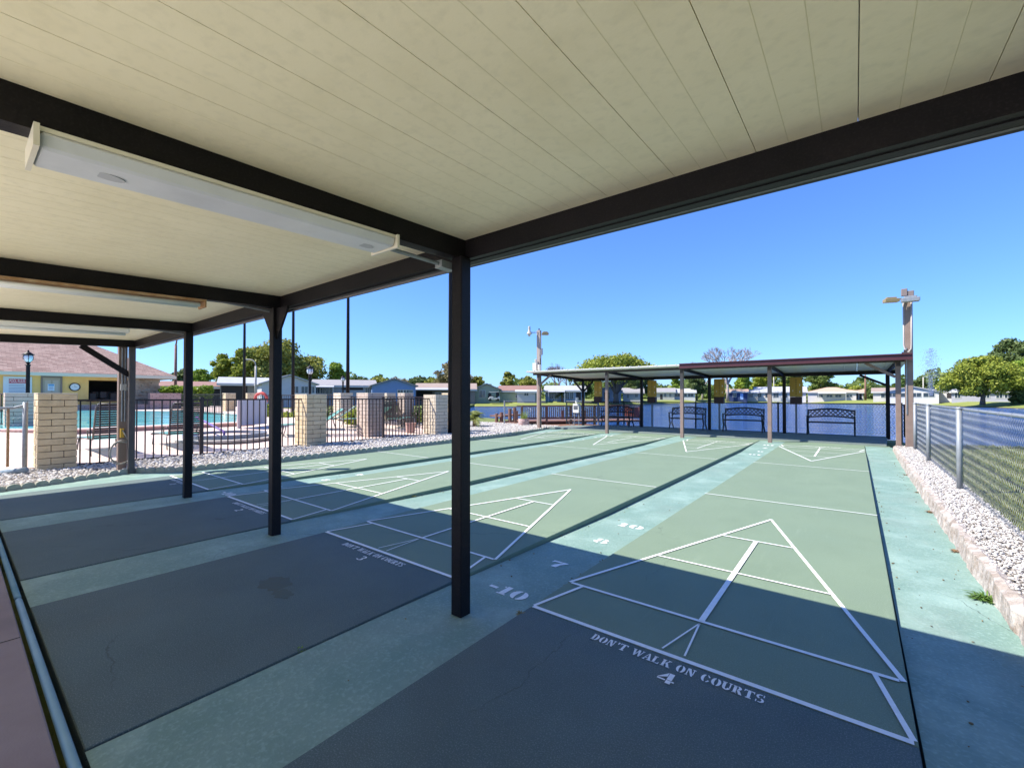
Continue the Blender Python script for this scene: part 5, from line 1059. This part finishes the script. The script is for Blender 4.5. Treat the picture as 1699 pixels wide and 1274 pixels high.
def home(label, u0, u1, d, ybase, yeave, yridge, wc, rm, kind='gable_side', depth=8, turn=0, wins=(), door=None, awning=None, over=.4, name='lakeside_home', dark=None, group='homes across the lake'):
    """u0..u1 frontage in survey columns at distance d; kind gable_side: ridge parallel to the front, gable_front: gable end faces the water"""
    um = (u0+u1)/2; p = PD(um,656,d); w_ = (u1-u0)/FPX*d; fa = math.atan2(ray(um,656).y, ray(um,656).x)-math.pi/2+R(turn)
    zb = PD(um,ybase,d).z; ze = PD(um,yeave,d).z-zb; zr = PD(um,yridge,d).z-zb
    off = depth*.5; loc = (p.x+math.cos(fa+math.pi/2)*off*0, p.y, zb)
    t = thing(name, label, 'house', (p.x,p.y,zb), fa, group)
    h = w_/2; wm = wall_m(tuple(.82*q_ for q_ in wc))
    b = MB().box(-h,h,0,depth,-1.0,ze)
    if kind == 'gable_front':
        b.add([(-h,0,ze),(h,0,ze),(0,0,zr-.05),(-h,depth,ze),(h,depth,ze),(0,depth,zr-.05)],[(0,1,2),(5,4,3)])
    elif kind == 'gable_side':
        b.add([(-h,0,ze),(-h,depth,ze),(-h,depth/2,zr-.05),(h,0,ze),(h,depth,ze),(h,depth/2,zr-.05)],[(0,2,1),(3,4,5)])
    b.build('wall', wm, t)
    r = MB(); th = .16; o = over
    def slab(a, b_, c, d_): r.add([a,b_,c,d_]+[(x,y,z+th) for x,y,z in (a,b_,c,d_)], [(3,2,1,0),(4,5,6,7),(0,1,5,4),(1,2,6,5),(2,3,7,6),(3,0,4,7)])
    if kind == 'gable_front':
        s = (zr-ze)/h; slab((-h-o,-o,ze-s*o),(0,-o,zr),(0,depth+o,zr),(-h-o,depth+o,ze-s*o)); slab((0.001,-o,zr),(h+o,-o,ze-s*o),(h+o,depth+o,ze-s*o),(0.001,depth+o,zr))
    elif kind == 'gable_side':
        s = (zr-ze)/(depth/2); slab((-h-o,-o,ze-s*o),(h+o,-o,ze-s*o),(h+o,depth/2,zr),(-h-o,depth/2,zr)); slab((-h-o,depth/2+.001,zr),(h+o,depth/2+.001,zr),(h+o,depth+o,ze-s*o),(-h-o,depth+o,ze-s*o))
    elif kind == 'hip':
        q = min(h*.8,depth/2); A=(-h-o,-o,ze);B=(h+o,-o,ze);C_=(h+o,depth+o,ze);D=(-h-o,depth+o,ze);E=(-h+q,depth/2,zr);F_=(h-q,depth/2,zr)
        r.quad(A,B,F_,E); r.quad(B,C_,F_); r.quad(C_,D,E,F_); r.quad(D,A,E); r.add([A,B,C_,D],[(3,2,1,0)])
    r.build('roof', rm, t)
    MB().box(-h-o,h+o,-o-.04,-o-.003,ze-(.32 if kind!='gable_front' else .30)+.05,ze+.02).build('fascia', M_trim, t) if kind != 'gable_front' else None
    fh = lambda f: -h+f*w_
    for f0,f1,z0,z1 in wins:
        wn = MB().box(fh(f0),fh(f1),-.03,-.002,z0*ze,z1*ze).build('window', M_glass, t)
        e = .07; m = MB(); X0,X1,Z0,Z1 = fh(f0),fh(f1),z0*ze,z1*ze
        m.box(X0-e,X0,-.06,-.002,Z0-e,Z1+e).box(X1,X1+e,-.06,-.002,Z0-e,Z1+e).box(X0,X1,-.06,-.002,Z1,Z1+e).box(X0,X1,-.06,-.002,Z0-e,Z0).box((X0+X1)/2-.03,(X0+X1)/2+.03,-.055,-.031,Z0,Z1)
        m.build('frame', M_trim, wn)
    if door: MB().box(fh(door[0]),fh(door[1]),-.04,-.002,0,ze*.8).build('door', mat('door_'+str(int(door[2][0]*99))+str(int(door[2][2]*99)),door[2],rough=.6), t)
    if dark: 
        for f0,f1,z0,z1 in dark: MB().box(fh(f0),fh(f1),-.045,-.004,z0*ze,z1*ze).build('porch_shade_panel', M_shade, t)  # dark panel on the wall stands in for the shade of an opening
    if awning:
        f0,f1,dep,zz = awning; m = MB(); m.add([(fh(f0),0,ze*zz),(fh(f1),0,ze*zz),(fh(f1),-dep,ze*zz-.35),(fh(f0),-dep,ze*zz-.35)]+[(fh(f0),0,ze*zz+.1),(fh(f1),0,ze*zz+.1),(fh(f1),-dep,ze*zz-.25),(fh(f0),-dep,ze*zz-.25)],[(3,2,1,0),(4,5,6,7),(0,1,5,4),(1,2,6,5),(2,3,7,6),(3,0,4,7)]); m.build('awning', M_rwhite, t)
        for f in (f0,f1): X = fh(f)+(.08 if f == f0 else -.08); MB().box(X-.05,X+.05,-dep+.05,-dep+.15,-.5,ze*zz-.34).build('awning_post', M_trim, t)
    return t
LB = (.46,.52,.62)
home('white gabled home with arched roofline beyond the loungers',440,521,60,664,637,623,(.60,.64,.70),M_rwhite,'gable_front',14,turn=8,wins=((.55,.66,.45,.85),(.72,.84,.45,.85),(.87,.97,.45,.85)),group='homes beyond the pool')
home('long open carport with reddish roof left of the white gabled home',283,440,62,664,642,634,(.035,.03,.035),M_rred,'gable_side',7,turn=-6,dark=((.02,.98,.02,.95),),name='carport',group='homes beyond the pool')  # solid walls coloured near black to stand for the shade under the roof
home('small grey home under a low white roof beside the long carport',372,441,63,664,637,626,(.30,.29,.26),M_rwhite,'gable_side',9,dark=((.02,.55,.05,.9),),door=(.70,.80,(.16,.12,.10)),group='homes beyond the pool')
home('grey lakeside home with long pale roof left of the blue gable',524,620,72,665,640,630,(.40,.44,.50),M_rgrey,'gable_side',9,wins=((.04,.10,.5,.85),(.12,.18,.5,.85),(.20,.30,.45,.85),(.84,.90,.35,.85)),dark=((.45,.80,.72,.95),),awning=(0,.33,2.5,1.0),group='homes beyond the pool')
home('bright blue gabled home with white window group',619,689,70,665,640,629,(.20,.32,.58),M_rgrey,'gable_front',14,turn=4,wins=((.58,.70,.2,.72),(.72,.84,.2,.72),(.85,.93,.2,.72)),group='homes beyond the pool')
home('home with white carport roof right of the blue gable',690,788,84,665,646,636,(.24,.22,.21),M_rbr,'gable_side',9,turn=-3,wins=((.33,.43,.3,.75),(.62,.68,.3,.85),(.72,.80,.3,.85)),dark=((.02,.28,.05,.85),),awning=(0,.6,3,1.08),group='homes beyond the pool')
home('pale green gabled home with golf cart at its porch',786,829,86,665,646,637,(.34,.40,.30),M_rgrey,'gable_front',12,wins=((.22,.34,.3,.9),(.36,.44,.3,.9)),dark=((.55,.68,.1,.65),(.86,.98,0,.8)))
home('green and white home under a long red roof',829,896,88,665,648.5,640,(.42,.48,.34),M_rred,'gable_side',9,wins=((.40,.46,.3,.6),),dark=())
home('white garage front with blue panels right of the green walls',858,888,86.3,664.5,649.5,648,(.58,.56,.60),M_trim,'gable_side',1.6,wins=((.40,.62,.55,.85),),name='garage')
home('light blue home with white sunroom and small palm',905,970,92,664.5,648,640,(.30,.38,.50),M_rwhite,'gable_side',9,wins=((.12,.20,.2,.75),(.24,.34,.2,.75),(.52,.60,.15,.85),(.63,.71,.15,.85)),dark=((.78,.9,.05,.8),),awning=(.08,.5,2.5,1.0))
home('blue gabled home behind the trunk of the leftmost scoreboard',988,1030,98,664,648,642,(.34,.42,.56),M_rwhite,'gable_front',12,wins=((.1,.2,.3,.8),(.7,.9,.3,.8)),dark=((.35,.55,.1,.8),))
home('small white home with grey roof right of the forked oak',1034,1066,104,664,651,644,(.62,.62,.64),M_rgrey,'gable_side',9,wins=((.22,.30,.3,.8),(.62,.74,.4,.8)))
home('grey home with cream porch right of the second scoreboard',1086,1118,128,662.5,650,644,(.50,.50,.47),M_rgrey,'gable_side',9,wins=((.5,.6,.3,.8),(.75,.85,.3,.8)),dark=((.3,.42,0,.7),))
home('white sunroom home left of the dark spreading tree',1118,1152,128,662.5,651,645,(.66,.66,.66),M_rwhite,'gable_side',8,wins=((.08,.32,.4,.85),(.38,.62,.4,.85),(.68,.92,.4,.85)))
home('navy blue home behind the middle scoreboard',1208,1238,128,662.5,650,646,(.035,.06,.16),M_rtan,'gable_side',8,wins=((.30,.45,.3,.8),),door=(.65,.8,(.25,.4,.7)))
home('small cream home between the navy home and the long white one',1238,1256,130,662.5,651,647,(.66,.60,.50),M_rwhite,'gable_side',8,wins=((.3,.6,.3,.8),))
home('long white home left of the last scoreboard',1257,1330,128,662.5,650,642,(.70,.69,.66),M_rwhite,'gable_side',9,wins=((.05,.14,.3,.8),(.22,.32,.25,.85),(.38,.48,.25,.85),(.55,.65,.25,.85),(.8,.9,.25,.85)))
home('white home with tan hip roof right of the last scoreboard',1347,1412,120,662.5,650,642,(.66,.62,.60),M_rtan,'hip',10,wins=((.20,.32,.3,.62),(.40,.52,.3,.62),(.58,.70,.3,.62),(.8,.92,.3,.62)),awning=(.22,.8,1.6,.92))
home('low white wing with dark columns beside the tan hip roof home',1412,1430,122,662.5,651,646,(.62,.60,.58),M_rtan,'gable_side',8,dark=((.1,.3,0,.8),(.45,.6,0,.8),(.72,.88,0,.8)))
home('white home with brown roof left of the tall light pole',1453,1482,104,662.5,650,644,(.60,.58,.58),M_rbr,'gable_side',8,wins=((.35,.7,.25,.75),))
home('long white home with arched roof right of the tall light pole',1480,1545,92,663,650,641.5,(.72,.72,.70),M_rwhite,'gable_front',10,wins=((.05,.2,.35,.85),(.3,.48,.35,.85),(.5,.68,.35,.85),(.72,.92,.35,.85)))
home('white home with screened porch behind the fountain',1543,1592,90,664,650,643,(.68,.66,.64),M_rwhite,'gable_front',10,wins=((.05,.2,.2,.8),),dark=((.55,.95,.25,.85),))
home('grey white home behind the broad tree on the right shore',1596,1680,84,665,649,641,(.42,.42,.48),M_rwhite,'gable_side',9,wins=((.05,.13,.3,.85),(.45,.53,.3,.85),(.62,.70,.3,.85),(.73,.81,.3,.85),(.84,.92,.3,.85)))
home('pale home at the right edge beyond the dark bush',1700,1760,80,665,649,641,(.5,.5,.5),M_rwhite,'gable_side',9,wins=((.1,.3,.3,.8),))
# golf cart
p = PD(820,665,84); gc = thing('golf_cart', 'small white golf cart parked before the pale green home', 'golf cart', (p.x,p.y,p.z), YAW)
MB().box(-1.1,1.1,-.55,.55,.25,.55).box(-.9,-.1,-.55,.55,.56,.8).box(.7,1.1,-.5,.5,.56,.85).build('body', M_trim, gc, bevel=.05)
MB().box(-1.0,.9,-.6,.6,1.65,1.72).build('roof', M_trim, gc, bevel=.02)
for x in (-.9,.8):
    for y in (-.5,.5): MB().tube([(x,y,.8),(x,y,1.65)],.025,5).build('roof_post', M_black, gc)
for x in (-.75,.75):
    for y in (-.5,.5): MB().tube([(x,y-.08,.22),(x,y+.08,.22)],.22,12).build('wheel', M_black, gc)
MB().box(-.6,-.05,-.5,.5,.82,.95).build('seat', mat('cart_seat',(.1,.08,.07),rough=.6), gc)

# fountain jet in the lake
fp_ = PD(1545,672,70); ft = thing('fountain', 'thin fountain spray rising from the lake right of the tall pole', 'fountain', (fp_.x,fp_.y,-.5)); n = 1500
hgt = PD(1543,578,70).z+.5; f = rng.uniform(0.12,1,n)**.75; sw = np.where(f<.5,.10+.2*f,.55*(1-f)**.3+.12); c = np.stack([rng.normal(0,1,n)*sw*1.4*_R.x, rng.normal(0,1,n)*sw*1.4*_R.y, f*hgt],1)
s_ = rng.uniform(.015,.035,n); v = ico[None]*s_[:,None,None]*np.array([1,1,2.4])+c[:,None,:]
npmesh('spray', v.reshape(-1,3), (icf[None]+np.arange(n)[:,None,None]*12).reshape(-1,3), mat('spray_water',(.30,.36,.48),rough=.3,alpha=.55), ft)
MB().lathe([(.3,.3),(.35,.42),(.15,.5),(.05,.6)],(0,0,0),12).build('nozzle_float', M_black, ft)

# near turf blades on the right verge
n = 42000; x = 2.9+rng.uniform(0,1,n)**1.3*8; y = -1+rng.uniform(0,1,n)**1.15*(15.1+.42*(x-3)); a = rng.uniform(0,6.283,n); hgt = rng.uniform(.02,.055,n); w_ = .006+.0005*y
c = np.stack([x,y,np.full(n,.03)],1); s = np.stack([np.cos(a)*w_,np.sin(a)*w_,0*a],1); tip = c+np.stack([rng.normal(0,.018,n),rng.normal(0,.018,n),hgt],1)
tag(npmesh('grass', np.stack([c-s,c+s,tip],1).reshape(-1,3), np.arange(n*3).reshape(-1,3), leafmat('turf_blade',(.10,.13,.03),(.30,.27,.11),(.17,.19,.05))), 'patchy short turf growing beyond the silver chain link fence', 'grass', kind='stuff')
print('objects', len(bpy.data.objects), 'faces', sum(len(m.polygons) for m in bpy.data.meshes))
